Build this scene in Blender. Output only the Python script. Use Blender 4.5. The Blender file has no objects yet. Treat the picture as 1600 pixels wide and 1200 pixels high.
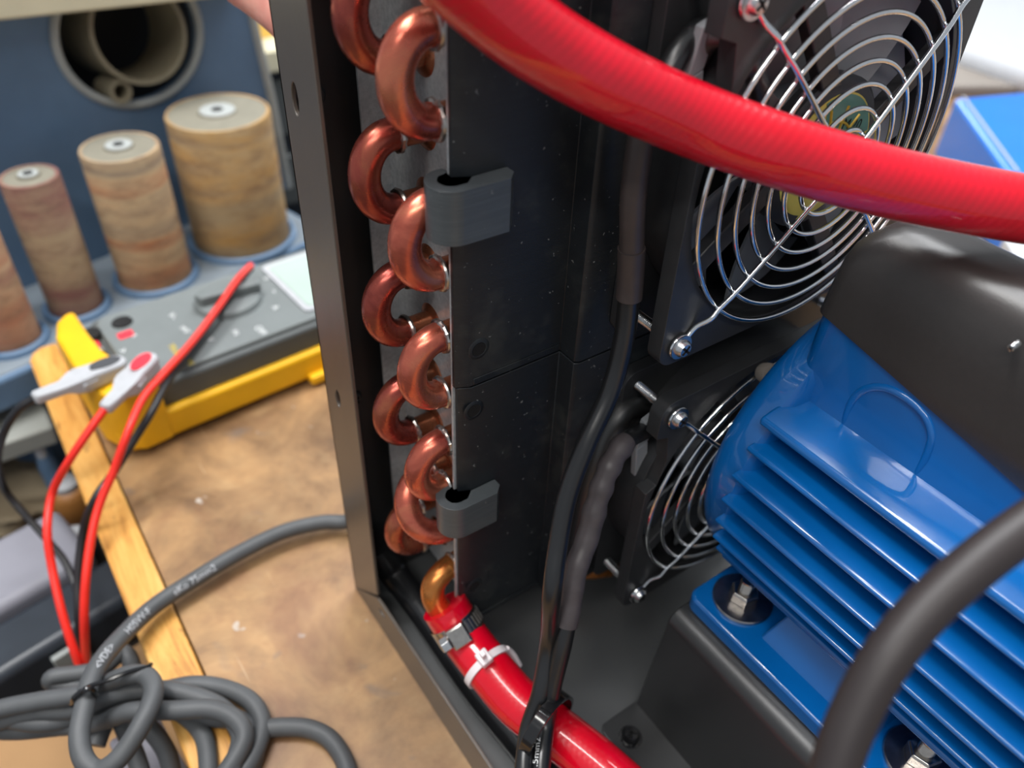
import bpy, bmesh, math, random
import numpy as np
from mathutils import Vector, Matrix
random.seed(7)
PI = math.pi
S = 0.001                      # everything below is written in millimetres
sc = bpy.context.scene
C = sc.collection

# ------------------------------------------------------------------ camera
FPX = 1266.93
RR = np.array([[0.81971385, -0.5717021, 0.03501291],
               [-0.34659109, -0.54375695, -0.76433173],
               [0.45600857, 0.61439814, -0.64387196]])
CP = np.array([-169.1143, -138.3753, 158.4121])
cam = bpy.data.cameras.new('camera')
cam.sensor_width = 36.0
cam.lens = 36.0 * FPX / 1600.0
cam.clip_start = 0.005
cam.clip_end = 60
co = bpy.data.objects.new('camera', cam)
C.objects.link(co)
M = Matrix((( *RR[0],), (*(-RR[1]),), (*(-RR[2]),))).transposed().to_4x4()
M.translation = Vector(CP * S)
co.matrix_world = M
cam.dof.use_dof = True
cam.dof.focus_distance = 0.262
cam.dof.aperture_fstop = 8.0
sc.camera = co

# ------------------------------------------------------------------ world, lights, exposure
w = bpy.data.worlds.new('world'); sc.world = w; w.use_nodes = True
nt = w.node_tree; bg = nt.nodes['Background']
bg.inputs[0].default_value = (0.86, 0.92, 1.0, 1)
bg.inputs[1].default_value = 0.34

def area(name, loc, target, sx, sy, power, color=(1, 1, 1)):
    l = bpy.data.lights.new(name, 'AREA'); l.shape = 'RECTANGLE'
    l.size = sx; l.size_y = sy; l.energy = power; l.color = color
    o = bpy.data.objects.new(name, l); C.objects.link(o)
    o.location = loc
    o.rotation_euler = (Vector(target) - Vector(loc)).to_track_quat('-Z', 'Y').to_euler()
    return o
area('ceiling_tube_light', (-0.55, 0.25, 1.75), (-0.05, 0.1, -0.1), 1.5, 0.16, 14, (1.0, 0.97, 0.92))
area('ceiling_tube_light', (0.05, 0.46, 1.75), (0.0, 0, -0.1), 2.0, 0.22, 36, (0.97, 0.98, 1.0))
area('ceiling_panel_light', (1.0, 0.72, 1.75), (0.0, 0.0, -0.1), 1.2, 0.5, 22, (0.96, 0.98, 1.0))
area('ceiling_tube_light', (-1.1, -0.9, 1.75), (-0.2, 0, -0.1), 1.5, 0.16, 14, (1.0, 0.97, 0.92))
area('window_daylight', (2.10, 2.52, 0.90), (0.0, 0.0, -0.05), 1.5, 1.5, 54, (0.93, 0.97, 1.0))
sc.view_settings.view_transform = 'Standard'
sc.view_settings.look = 'None'
sc.view_settings.gamma = 1.0
sc.view_settings.use_curve_mapping = False
sc.view_settings.exposure = 0.25

# ------------------------------------------------------------------ where a sight line meets a plane of the place (mm)
def _ray(x, y):
    return RR.T @ np.array([(x - 800) / FPX, (y - 600) / FPX, 1.0])
def at(x, y, ax, v):
    d = _ray(x, y); t = (v - CP[ax]) / d[ax]
    return tuple(CP + d * t)
def dep(x, y, Z):
    return tuple(CP + _ray(x, y) * Z)

# ------------------------------------------------------------------ materials
def srgb(r, g, b):
    f = lambda c: (c / 255 / 12.92) if c / 255 <= 0.04045 else ((c / 255 + 0.055) / 1.055) ** 2.4
    return (f(r), f(g), f(b), 1)

class NT:
    def __init__(s, name):
        s.m = bpy.data.materials.new(name); s.m.use_nodes = True
        s.t = s.m.node_tree; s.b = s.t.nodes['Principled BSDF']
    def n(s, typ, **kw):
        x = s.t.nodes.new(typ)
        for k, v in kw.items():
            if k.startswith('i_'):
                key = k[2:]
                key = int(key) if key.isdigit() else key.replace('_', ' ')
                x.inputs[key].default_value = v
            else: setattr(x, k, v)
        return x
    def l(s, a, b): s.t.links.new(a, b)
    def coord(s, kind='Object', scale=(1, 1, 1), rot=(0, 0, 0)):
        tc = s.n('ShaderNodeTexCoord'); mp = s.n('ShaderNodeMapping')
        mp.inputs['Scale'].default_value = scale; mp.inputs['Rotation'].default_value = rot
        s.l(tc.outputs[kind], mp.inputs['Vector']); return mp.outputs[0]
    def noise(s, vec, scale, detail=4, rough=0.55, dist=0):
        x = s.n('ShaderNodeTexNoise'); s.l(vec, x.inputs['Vector'])
        x.inputs['Scale'].default_value = scale; x.inputs['Detail'].default_value = detail
        x.inputs['Roughness'].default_value = rough; x.inputs['Distortion'].default_value = dist
        return x.outputs['Fac']
    def ramp(s, fac, stops):
        x = s.n('ShaderNodeValToRGB'); e = x.color_ramp.elements
        while len(e) < len(stops): e.new(0.5)
        for el, (p, c) in zip(e, stops): el.position = p; el.color = c
        s.l(fac, x.inputs[0]); return x.outputs['Color']
    def mix(s, fac, a, b, mode='MIX'):
        x = s.n('ShaderNodeMix', data_type='RGBA', blend_type=mode)
        if hasattr(fac, 'links') or hasattr(fac, 'is_linked'): s.l(fac, x.inputs[0])
        else: x.inputs[0].default_value = fac
        for v, i in ((a, 6), (b, 7)):
            if hasattr(v, 'is_linked'): s.l(v, x.inputs[i])
            else: x.inputs[i].default_value = v
        return x.outputs[2]
    def bump(s, h, strength=0.3, dist=0.0005):
        x = s.n('ShaderNodeBump'); x.inputs['Strength'].default_value = strength
        x.inputs['Distance'].default_value = dist
        s.l(h, x.inputs['Height']); s.l(x.outputs[0], s.b.inputs['Normal'])
    def base(s, c):
        if hasattr(c, 'is_linked'): s.l(c, s.b.inputs['Base Color'])
        else: s.b.inputs['Base Color'].default_value = c
    def set(s, **kw):
        for k, v in kw.items(): s.b.inputs[k.replace('_', ' ')].default_value = v

def mat(name, col, rough=0.5, metal=0.0, var=0.12, nscale=60, bump=0.0, coat=0.0, spec=0.5, bscale=None, coatr=0.08):
    """plain procedural material: colour broken up by a little noise"""
    k = NT(name); v = k.coord()
    n = k.noise(v, nscale)
    d = tuple(c * (1 - var) for c in col[:3]) + (1,)
    u = tuple(min(1, c * (1 + var)) for c in col[:3]) + (1,)
    k.base(k.ramp(n, [(0.3, d), (0.7, u)]))
    k.set(Roughness=rough, Metallic=metal, Coat_Weight=coat, Coat_Roughness=coatr, Specular_IOR_Level=spec)
    if bump: k.bump(k.noise(v, bscale or nscale * 8, 3), bump, 0.0003)
    return k.m

M_ = {}
M_['powder'] = mat('black powder coat with bench sheen', srgb(84, 76, 68), 0.36, 0, 0.06, 900, 0.08, spec=1.0, bscale=3000)  # black paint lightened and browned: the bench's reflection is put into the colour
M_['satin'] = mat('satin black steel', srgb(40, 41, 42), 0.4, 0, 0.06, 90, 0.05, spec=0.9, bscale=2500)
M_['pan'] = mat('satin floor pan with sheen', srgb(84, 86, 87), 0.36, 0, 0.06, 60, 0.05, spec=0.9, bscale=2500)  # same black steel, lightened: the floor's sheen is painted into the colour
M_['fanplastic'] = mat('black fan plastic', srgb(48, 49, 51), 0.4, 0, 0.1, 200, 0.08, bscale=2500)
M_['fangrey'] = mat('lit grey fan blade plastic', srgb(138, 142, 146), 0.45, 0, 0.06, 120)  # grey raised to stand for light passing through the fan
M_['chrome'] = mat('bright chrome wire', (0.86, 0.88, 0.9, 1), 0.09, 1, 0.03, 200)
M_['zinc'] = mat('zinc plated steel', (0.72, 0.73, 0.74, 1), 0.22, 1, 0.12, 900, 0.15)
M_['stain'] = mat('stainless steel', (0.55, 0.52, 0.48, 1), 0.22, 1, 0.1, 500, 0.05)
M_['darkwasher'] = mat('dark polished washer steel', (0.42, 0.40, 0.39, 1), 0.26, 1, 0.15, 300, 0.05)
M_['rubber'] = mat('matt grey rubber cord', srgb(74, 76, 78), 0.55, 0, 0.12, 70, 0.15, bscale=1200)
M_['blackpvc'] = mat('glossy black cable sheath', srgb(26, 27, 29), 0.3, 0, 0.1, 100, 0.04, spec=0.7)
M_['thickcable'] = mat('matt black rubber cable', srgb(44, 38, 38), 0.5, 0, 0.08, 60, 0.05)
M_['shrink'] = mat('grey brown heat shrink', srgb(80, 74, 76), 0.45, 0, 0.14, 180, 0.25, bscale=260)
M_['shrinkdark'] = mat('dark brown heat shrink', srgb(66, 58, 57), 0.42, 0, 0.12, 180, 0.2, bscale=260)
M_['tie_white'] = mat('white nylon', srgb(235, 225, 228), 0.4, 0, 0.03)
M_['tie_black'] = mat('glossy black nylon', srgb(22, 22, 24), 0.14, 0, 0.05, coat=0.5)
M_['yellow'] = mat('yellow rubber holster', srgb(236, 178, 12), 0.5, 0, 0.1, 25, 0.05)
M_['metergrey'] = mat('grey meter plastic', srgb(112, 118, 118), 0.55, 0, 0.05, 60)
M_['meterdark'] = mat('dark grey meter side', srgb(78, 82, 82), 0.55, 0, 0.05, 60)
M_['lcd'] = mat('pale green display glass', srgb(172, 190, 180), 0.25, 0, 0.03)
M_['hole'] = mat('black for hole shade and print', srgb(10, 10, 11), 0.8, 0, 0.02)  # near-black painted in for the dark of holes and recesses; also lettering
M_['white'] = mat('white print', srgb(228, 230, 230), 0.5, 0, 0.02)
M_['yellowprint'] = mat('yellow print', srgb(225, 195, 40), 0.5, 0, 0.02)
M_['redlead'] = mat('red silicone lead', srgb(238, 46, 34), 0.4, 0, 0.05, 90)
M_['blacklead'] = mat('black silicone lead', srgb(34, 34, 37), 0.4, 0, 0.1, 90)
M_['clipgrey'] = mat('light grey clip plastic', srgb(176, 178, 182), 0.45, 0, 0.05, 120)
M_['clipred'] = mat('red clip pad', srgb(228, 50, 66), 0.5, 0, 0.05)
M_['clipdark'] = mat('dark clip pad', srgb(70, 72, 76), 0.5, 0, 0.05)
M_['sander'] = mat('blue cast body', srgb(92, 120, 150), 0.5, 0, 0.14, 14, 0.05)
M_['sandertray'] = mat('dusty blue grey tray', srgb(122, 132, 140), 0.6, 0, 0.14, 22, 0.05)
M_['sandertrim'] = mat('worn pale grey edge', srgb(158, 162, 160), 0.6, 0, 0.1, 20)
M_['cream'] = mat('cream table plate', srgb(214, 208, 180), 0.6, 0, 0.05, 30)
M_['insert'] = mat('beige insert ring', srgb(128, 120, 100), 0.6, 0, 0.1, 30)
M_['drumtop'] = mat('grey rubber drum end', srgb(124, 120, 106), 0.7, 0, 0.1, 60)
M_['cardboard'] = mat('brown cardboard', srgb(160, 124, 84), 0.8, 0, 0.06, 20)
M_['tape'] = mat('brown parcel tape', srgb(150, 100, 48), 0.5, 0, 0.05)
M_['bin'] = mat('grey plastic bin', srgb(138, 138, 148), 0.55, 0, 0.08, 20)
M_['darkcase'] = mat('scuffed dark case', srgb(48, 54, 62), 0.35, 0, 0.25, 18)
M_['ledge'] = mat('grey painted ledge', srgb(140, 142, 136), 0.6, 0, 0.07, 16)
M_['darkshelf'] = mat('dark shelf board', srgb(58, 50, 44), 0.7, 0, 0.3, 12)
M_['rag'] = mat('beige rag', srgb(150, 136, 112), 0.9, 0, 0.15, 30, 0.4, bscale=60)
M_['wallpaint'] = mat('pale grey wall paint', srgb(214, 218, 222), 0.7, 0, 0.03, 6)
M_['floorpaint'] = mat('grey floor', srgb(110, 104, 98), 0.7, 0, 0.12, 5)
M_['whiteplastic'] = mat('white plastic', srgb(196, 199, 203), 0.4, 0, 0.02)
M_['taupe'] = mat('taupe cloth', srgb(140, 132, 124), 0.8, 0, 0.06, 20)
M_['paper'] = mat('beige wrapping paper', srgb(205, 190, 172), 0.75, 0, 0.06, 20)
M_['brightblue'] = mat('bright blue paint', srgb(8, 118, 222), 0.35, 0, 0.04, 20, coat=0.3)
M_['orange'] = mat('yellow card box', srgb(240, 196, 96), 0.6, 0, 0.04)
M_['termblack'] = mat('satin black cover', srgb(50, 47, 46), 0.36, 0, 0.06, 500, 0.12, spec=0.6, bscale=1800)
M_['brass'] = mat('gold print', srgb(205, 178, 60), 0.4, 0.2, 0.05)
M_['teal'] = mat('teal label', srgb(80, 140, 130), 0.4, 0, 0.05)
M_['labelyellow'] = mat('yellow label', srgb(205, 196, 96), 0.45, 0, 0.08)
M_['solder'] = mat('dull solder', (0.5, 0.47, 0.44, 1), 0.28, 1, 0.25, 700, 0.4, bscale=900)

def m_blue():
    k = NT('gloss blue motor enamel'); v = k.coord()
    k.base(k.ramp(k.noise(v, 30), [(0.3, srgb(0, 90, 162)), (0.7, srgb(0, 100, 176))]))
    k.set(Roughness=0.28, Coat_Weight=0.9, Coat_Roughness=0.05)
    k.bump(k.noise(v, 140, 2), 0.1, 0.0006); return k.m
M_['blue'] = m_blue()

def m_copper(name, a, b, c):
    k = NT(name); v = k.coord()
    n = k.noise(v, 55, 5, 0.6, 0.6)
    k.base(k.ramp(n, [(0.28, a), (0.5, b), (0.72, c)]))
    r = k.n('ShaderNodeMapRange'); k.l(k.noise(v, 160, 3), r.inputs[0])
    r.inputs[3].default_value = 0.2; r.inputs[4].default_value = 0.36
    k.l(r.outputs[0], k.b.inputs['Roughness'])
    k.set(Metallic=0.82)
    k.bump(k.noise(v, 500, 2), 0.1, 0.0002); return k.m
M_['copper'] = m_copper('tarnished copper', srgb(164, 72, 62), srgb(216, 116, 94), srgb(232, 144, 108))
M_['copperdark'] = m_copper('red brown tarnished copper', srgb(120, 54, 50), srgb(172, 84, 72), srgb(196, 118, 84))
M_['copperstub'] = m_copper('brown copper tube end', srgb(118, 72, 50), srgb(166, 102, 72), srgb(190, 118, 84))
M_['copperorange'] = m_copper('orange copper tube', srgb(172, 100, 50), srgb(204, 130, 68), srgb(214, 144, 84))

def m_hose():
    k = NT('red braided pvc hose'); tc = k.n('ShaderNodeTexCoord')
    sp = k.n('ShaderNodeSeparateXYZ'); k.l(tc.outputs['UV'], sp.inputs[0])
    def ma(op, a, b=None):
        x = k.n('ShaderNodeMath', operation=op)
        for i, q in enumerate((a, b)):
            if q is None: continue
            if hasattr(q, 'is_linked'): k.l(q, x.inputs[i])
            else: x.inputs[i].default_value = q
        return x.outputs[0]
    u = ma('MULTIPLY', sp.outputs[0], 2 * PI * 9); vv = ma('MULTIPLY', sp.outputs[1], 2 * PI / 2.5)
    s1 = ma('SINE', ma('ADD', u, vv)); s2 = ma('SINE', ma('SUBTRACT', u, vv))
    h = ma('ADD', s1, ma('MULTIPLY', s2, 0.6))
    k.bump(h, 0.09, 0.0003)
    n = k.noise(k.coord(), 40)
    k.base(k.ramp(n, [(0.3, srgb(204, 0, 28)), (0.7, srgb(220, 2, 38))]))
    k.set(Roughness=0.3, Specular_IOR_Level=0.3, Coat_Weight=1.0, Coat_Roughness=0.04, Coat_IOR=1.5, Subsurface_Weight=0.0)
    return k.m
M_['hose'] = m_hose()

def m_alu():
    k = NT('galvanised aluminium'); v = k.coord()
    n = k.noise(v, 70, 6, 0.65); n2 = k.noise(v, 600, 2)
    k.base(k.mix(0.3, k.ramp(n, [(0.3, (0.36, 0.39, 0.41, 1)), (0.7, (0.56, 0.58, 0.59, 1))]), k.ramp(n2, [(0.3, (0.25, 0.27, 0.28, 1)), (0.7, (0.7, 0.72, 0.72, 1))])))
    k.set(Metallic=0.35, Roughness=0.4); k.bump(n2, 0.15, 0.0002); return k.m
M_['alu'] = m_alu()

def m_print(name, col, axis=2, rough=0.42):
    """3D-printed plastic: fine layer lines, dust specks and pale scratches"""
    k = NT(name); tc = k.n('ShaderNodeTexCoord'); wv = k.n('ShaderNodeTexWave', wave_type='BANDS', bands_direction='XYZ'[axis])
    k.l(tc.outputs['Object'], wv.inputs['Vector']); wv.inputs['Scale'].default_value = 700
    wv.inputs['Distortion'].default_value = 0.4
    v = k.coord()
    sp = k.noise(v, 650, 1); m1 = k.ramp(sp, [(0.74, (0, 0, 0, 1)), (0.79, (1, 1, 1, 1))])
    cl = k.noise(v, 38, 4, 0.7); m2 = k.ramp(cl, [(0.52, (0, 0, 0, 1)), (0.8, (0.16, 0.16, 0.16, 1))])
    d = tuple(c * 0.8 for c in col[:3]) + (1,)
    base = k.mix(k.noise(v, 20), d, col)
    stk = k.ramp(k.noise(k.coord(scale=(1, 1, 26)), 40, 4, 0.7), [(0.4, (0, 0, 0, 1)), (0.75, (0.22, 0.22, 0.22, 1))])
    base = k.mix(stk, base, tuple(min(1, c * 2.4) for c in col[:3]) + (1,))
    base = k.mix(m2, base, srgb(120, 122, 112)); base = k.mix(m1, base, srgb(110, 112, 112))
    k.base(base); k.set(Roughness=rough)
    k.bump(wv.outputs['Fac'], 0.25, 0.0001); return k.m
M_['print'] = m_print('black printed plastic', srgb(28, 32, 36))
M_['clip'] = m_print('charcoal printed clip', srgb(78, 83, 86), 2, 0.3)

def m_bench():
    k = NT('stained brown hardboard'); v = k.coord(scale=(1, 1, 1))
    a = k.noise(v, 16, 8, 0.62, 0.8); b = k.noise(v, 60, 6, 0.6, 0.3)
    c1 = k.ramp(a, [(0.3, srgb(88, 66, 46)), (0.44, srgb(130, 102, 72)), (0.58, srgb(170, 134, 92)), (0.72, srgb(136, 96, 64))])
    c2 = k.ramp(b, [(0.25, srgb(82, 60, 42)), (0.5, srgb(150, 112, 72)), (0.8, srgb(186, 154, 110))])
    col = k.mix(0.35, c1, c2)
    st = k.ramp(k.noise(k.coord(scale=(1, 1, 1), rot=(0, 0, 0.5)), 34, 3, 0.5, 0.5), [(0.66, (0, 0, 0, 1)), (0.74, (0.6, 0.6, 0.6, 1))])
    col = k.mix(st, col, srgb(104, 92, 84))
    gl = k.ramp(k.noise(v, 90, 2), [(0.72, (0, 0, 0, 1)), (0.76, (0.7, 0.7, 0.7, 1))])
    col = k.mix(gl, col, srgb(186, 180, 170))
    scr = k.ramp(k.noise(k.coord(scale=(60, 1.2, 1), rot=(0, 0, 0.5)), 9, 2, 0.5), [(0.7, (0, 0, 0, 1)), (0.74, (0.45, 0.45, 0.45, 1))])
    col = k.mix(scr, col, srgb(206, 180, 146))
    bl = k.ramp(k.noise(v, 9, 4, 0.7, 1.0), [(0.5, (0, 0, 0, 1)), (0.68, (0.55, 0.55, 0.55, 1))])
    col = k.mix(bl, col, srgb(112, 72, 52))
    k.base(col); k.set(Roughness=0.42); k.bump(b, 0.15, 0.0004); return k.m
M_['bench'] = m_bench()

def m_wood():
    k = NT('yellow oiled wood edging'); v = k.coord(scale=(9, 1, 9))
    a = k.noise(v, 14, 7, 0.7, 0.5)
    col = k.ramp(a, [(0.3, srgb(150, 96, 40)), (0.46, srgb(208, 150, 72)), (0.7, srgb(226, 178, 102))])
    st = k.ramp(k.noise(k.coord(scale=(4, 1.6, 4)), 26, 5, 0.7), [(0.62, (0, 0, 0, 1)), (0.72, (0.85, 0.85, 0.85, 1))])
    col = k.mix(st, col, srgb(92, 58, 28))
    k.base(col); k.set(Roughness=0.45); k.bump(a, 0.25, 0.0006); return k.m
M_['wood'] = m_wood()

def m_drum(name, cols, seed):
    k = NT(name); tc = k.n('ShaderNodeTexCoord'); mp = k.n('ShaderNodeMapping')
    mp.inputs['Scale'].default_value = (3.0, 3.0, 34); mp.inputs['Location'].default_value = (seed, seed, seed * 3)
    k.l(tc.outputs['Object'], mp.inputs['Vector'])
    a = k.noise(mp.outputs[0], 1.0, 3, 0.5, 0.5)
    n = len(cols); col = k.ramp(a, [(0.3 + 0.42 * i / (n - 1), c) for i, c in enumerate(cols)])
    mp2 = k.n('ShaderNodeMapping'); mp2.inputs['Scale'].default_value = (20, 20, 60); k.l(tc.outputs['Object'], mp2.inputs['Vector'])
    b = k.noise(mp2.outputs[0], 1, 6, 0.7)
    col = k.mix(k.ramp(b, [(0.38, (0, 0, 0, 1)), (0.62, (0.5, 0.5, 0.5, 1))]), col, srgb(176, 158, 126))
    col = k.mix(k.ramp(k.noise(k.coord(scale=(1, 1, 2.5)), 46, 6, 0.75), [(0.48, (0, 0, 0, 1)), (0.66, (0.5, 0.5, 0.5, 1))]), col, srgb(96, 70, 58))
    k.base(col); k.set(Roughness=0.85); k.bump(k.noise(k.coord(), 1500, 2), 0.3, 0.0003); return k.m

def m_skin():
    k = NT('skin'); v = k.coord()
    k.base(k.ramp(k.noise(v, 60, 4), [(0.3, srgb(206, 128, 116)), (0.7, srgb(232, 170, 152))]))
    k.set(Roughness=0.5, Subsurface_Weight=0.15, Subsurface_Scale=0.003); k.bump(k.noise(v, 700, 3), 0.2, 0.0003); return k.m
M_['skin'] = m_skin()

# ------------------------------------------------------------------ mesh helpers
def link(name, bm, m, parent=None, smooth=True, bev=0.0, seg=3, origin=None, angle=40):
    """write a bmesh (mm, world axes) as one object; origin in mm is where its pivot stands"""
    bmesh.ops.recalc_face_normals(bm, faces=bm.faces[:])
    me = bpy.data.meshes.new(name)
    o3 = Vector(origin) if origin is not None else None
    if o3 is None:
        if parent is not None: o3 = Vector((0, 0, 0))
        else:
            xs = [v.co for v in bm.verts]
            o3 = Vector((sum(c.x for c in xs) / len(xs), sum(c.y for c in xs) / len(xs), min(c.z for c in xs)))
    if parent is not None and origin is None: o3 = Vector(parent.get('_org', (0, 0, 0)))
    for v in bm.verts: v.co = (v.co - o3) * S
    bm.to_mesh(me); bm.free()
    if smooth:
        for p in me.polygons: p.use_smooth = True
    o = bpy.data.objects.new(name, me); C.objects.link(o)
    me.materials.append(m)
    if smooth:
        try: me.set_sharp_from_angle(angle=math.radians(angle))
        except Exception: pass
    o['_org'] = tuple(o3)
    if parent is not None:
        o.parent = parent
        o.location = (o3 - Vector(parent['_org'])) * S
    else: o.location = o3 * S
    if bev:
        b = o.modifiers.new('bevel', 'BEVEL'); b.width = bev * S; b.segments = seg; b.limit_method = 'ANGLE'; b.angle_limit = math.radians(35)
        b.harden_normals = False
    return o

def thing(name, label, cat, loc, group=None):
    o = bpy.data.objects.new(name, None); C.objects.link(o)
    o.location = Vector(loc) * S; o['_org'] = tuple(float(q) for q in loc); o.empty_display_size = 0.01
    return tag(o, label, cat, group)
def tag(o, label, cat=None, group=None, kind=None):
    if label: o['label'] = label
    if cat: o['category'] = cat
    if group: o['group'] = group
    if kind: o['kind'] = kind
    return o
def struct(o):
    o['kind'] = 'structure'; return o

def copy_tree(o, delta=(0, 0, 0), parent=None):
    c = o.copy(); C.objects.link(c)
    if parent is None: c.location = o.location + Vector(delta) * S
    else: c.parent = parent
    for ch in [q for q in list(bpy.data.objects) if q.parent == o]: copy_tree(ch, parent=c)
    return c

def box(bm, x0, x1, y0, y1, z0, z1, mat4=None):
    vs = [bm.verts.new((x, y, z)) for x in (x0, x1) for y in (y0, y1) for z in (z0, z1)]
    for f in ((0, 1, 3, 2), (4, 6, 7, 5), (0, 4, 5, 1), (2, 3, 7, 6), (0, 2, 6, 4), (1, 5, 7, 3)):
        bm.faces.new([vs[i] for i in f])
    if mat4 is not None:
        for v in vs: v.co = mat4 @ v.co
    return vs
def bx(*a, **k):
    bm = bmesh.new(); box(bm, *a, **k); return bm

def frames(pts):
    P = [Vector(p) for p in pts]; T = []
    n = len(P)
    for i in range(n):
        a = P[max(i - 1, 0)]; b = P[min(i + 1, n - 1)]; T.append((b - a).normalized())
    up = Vector((0, 0, 1)) if abs(T[0].z) < 0.9 else Vector((1, 0, 0))
    N = [(up - T[0] * up.dot(T[0])).normalized()]
    for i in range(1, n):
        q = T[i - 1].rotation_difference(T[i]); N.append((q @ N[-1]).normalized())
        N[-1] = (N[-1] - T[i] * N[-1].dot(T[i])).normalized()
    return P, T, N
def spline(pts, sub=8, closed=False):
    P = [np.array(p, float) for p in pts]; n = len(P); out = []
    rng = n if closed else n - 1
    for i in range(rng):
        if closed: p0, p1, p2, p3 = P[(i - 1) % n], P[i], P[(i + 1) % n], P[(i + 2) % n]
        else:
            p1, p2 = P[i], P[i + 1]; p0 = P[i - 1] if i > 0 else 2 * p1 - p2; p3 = P[i + 2] if i + 2 < n else 2 * p2 - p1
        # centripetal-ish via plain Catmull-Rom
        for j in range(sub):
            t = j / sub
            out.append(tuple(0.5 * ((2 * p1) + (-p0 + p2) * t + (2 * p0 - 5 * p1 + 4 * p2 - p3) * t * t + (-p0 + 3 * p1 - 3 * p2 + p3) * t ** 3)))
    if not closed: out.append(tuple(P[-1]))
    return out
def tube(bm, pts, r, sides=16, closed=False, caps=True):
    """tube along points; r a number or one per point; UV: u around, v length in mm"""
    P, T, N = frames(pts); n = len(P)
    if closed:
        T = [(P[(i + 1) % n] - P[(i - 1) % n]).normalized() for i in range(n)]
        N = [N[0]]
        N[0] = (N[0] - T[0] * N[0].dot(T[0])).normalized()
        for i in range(1, n):
            q = T[i - 1].rotation_difference(T[i]); v = q @ N[-1]; N.append((v - T[i] * v.dot(T[i])).normalized())
    R = [r] * n if isinstance(r, (int, float)) else list(r)
    uv = bm.loops.layers.uv.verify(); rings = []; L = [0.0]
    for i in range(1, n): L.append(L[-1] + (P[i] - P[i - 1]).length)
    for i in range(n):
        B = T[i].cross(N[i])
        rings.append([bm.verts.new(P[i] + (N[i] * math.cos(a) + B * math.sin(a)) * R[i]) for a in [2 * PI * k / sides for k in range(sides)]])
    m = n if closed else n - 1
    for i in range(m):
        j = (i + 1) % n
        for k in range(sides):
            k2 = (k + 1) % sides
            f = bm.faces.new((rings[i][k], rings[i][k2], rings[j][k2], rings[j][k]))
            vals = ((k, L[i]), (k + 1, L[i]), (k + 1, L[j] if j else L[i] + 1), (k, L[j] if j else L[i] + 1))
            for lp, (a, b) in zip(f.loops, vals): lp[uv].uv = (a / sides, b)
    if caps and not closed:
        bm.faces.new(rings[0][::-1]); bm.faces.new(rings[-1])
def tb(pts, r, sides=16, **k):
    bm = bmesh.new(); tube(bm, pts, r, sides, **k); return bm
def cyl(bm, a, b, r, sides=24, r2=None):
    tube(bm, [a, b], [r, r if r2 is None else r2], sides)
def lathe(bm, c, axis, prof, sides=48):
    """profile (radius, height) turned about axis through c; closes where radius is 0"""
    ax = Vector(axis).normalized(); u = ax.orthogonal().normalized(); v = ax.cross(u); c = Vector(c)
    rings = []
    for r, h in prof:
        if r <= 1e-6: rings.append([bm.verts.new(c + ax * h)])
        else: rings.append([bm.verts.new(c + ax * h + (u * math.cos(a) + v * math.sin(a)) * r) for a in [2 * PI * k / sides for k in range(sides)]])
    for A, B in zip(rings, rings[1:]):
        for k in range(sides):
            k2 = (k + 1) % sides
            if len(A) == 1 and len(B) == 1: break
            if len(A) == 1: bm.faces.new((A[0], B[k], B[k2]))
            elif len(B) == 1: bm.faces.new((A[k], A[k2], B[0]))
            else: bm.faces.new((A[k], A[k2], B[k2], B[k]))
def lt(*a, **k):
    bm = bmesh.new(); lathe(bm, *a, **k); return bm
def sheet(bm, outer, holes, fn, t):
    """flat plate with holes: 2-D loops, fn(u,v,w)->xyz, thickness t"""
    b2 = bmesh.new(); edges = []
    for loop in [outer] + holes:
        vs = [b2.verts.new((p[0], p[1], 0)) for p in loop]
        edges += [b2.edges.new((vs[i], vs[(i + 1) % len(vs)])) for i in range(len(vs))]
    bmesh.ops.triangle_fill(b2, use_beauty=True, use_dissolve=False, edges=edges)
    b2.verts.ensure_lookup_table(); b2.verts.index_update()
    lo = [bm.verts.new(fn(v.co.x, v.co.y, 0)) for v in b2.verts]; hi = [bm.verts.new(fn(v.co.x, v.co.y, t)) for v in b2.verts]
    for f in b2.faces:
        bm.faces.new([lo[v.index] for v in f.verts]); bm.faces.new([hi[v.index] for v in reversed(f.verts)])
    for e in b2.edges:
        if len(e.link_faces) == 1:
            a, b = e.verts[0].index, e.verts[1].index; bm.faces.new((lo[a], lo[b], hi[b], hi[a]))
    b2.free()
def circ(cx, cy, rx, ry=None, n=20, rot=0):
    ry = rx if ry is None else ry
    return [(cx + rx * math.cos(a) * math.cos(rot) - ry * math.sin(a) * math.sin(rot), cy + rx * math.cos(a) * math.sin(rot) + ry * math.sin(a) * math.cos(rot)) for a in [2 * PI * k / n for k in range(n)]]
def prism(bm, poly, fn, t0, t1):
    """extrude a convex or concave 2-D polygon between t0 and t1 through fn(u,v,w)"""
    lo = [bm.verts.new(fn(u, v, t0)) for u, v in poly]; hi = [bm.verts.new(fn(u, v, t1)) for u, v in poly]
    n = len(poly)
    bm.faces.new(lo); bm.faces.new(hi[::-1])
    for i in range(n): bm.faces.new((lo[i], lo[(i + 1) % n], hi[(i + 1) % n], hi[i]))
XY = lambda u, v, w_: (u, v, w_)
XZ = lambda u, v, w_: (u, w_, v)
YZ = lambda u, v, w_: (w_, u, v)
def rrect(x0, x1, y0, y1, r, n=6):
    out = []
    for cx, cy, a0 in ((x1 - r, y1 - r, 0), (x0 + r, y1 - r, PI / 2), (x0 + r, y0 + r, PI), (x1 - r, y0 + r, 3 * PI / 2)):
        out += [(cx + r * math.cos(a0 + PI / 2 * i / n), cy + r * math.sin(a0 + PI / 2 * i / n)) for i in range(n + 1)]
    return out
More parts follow.
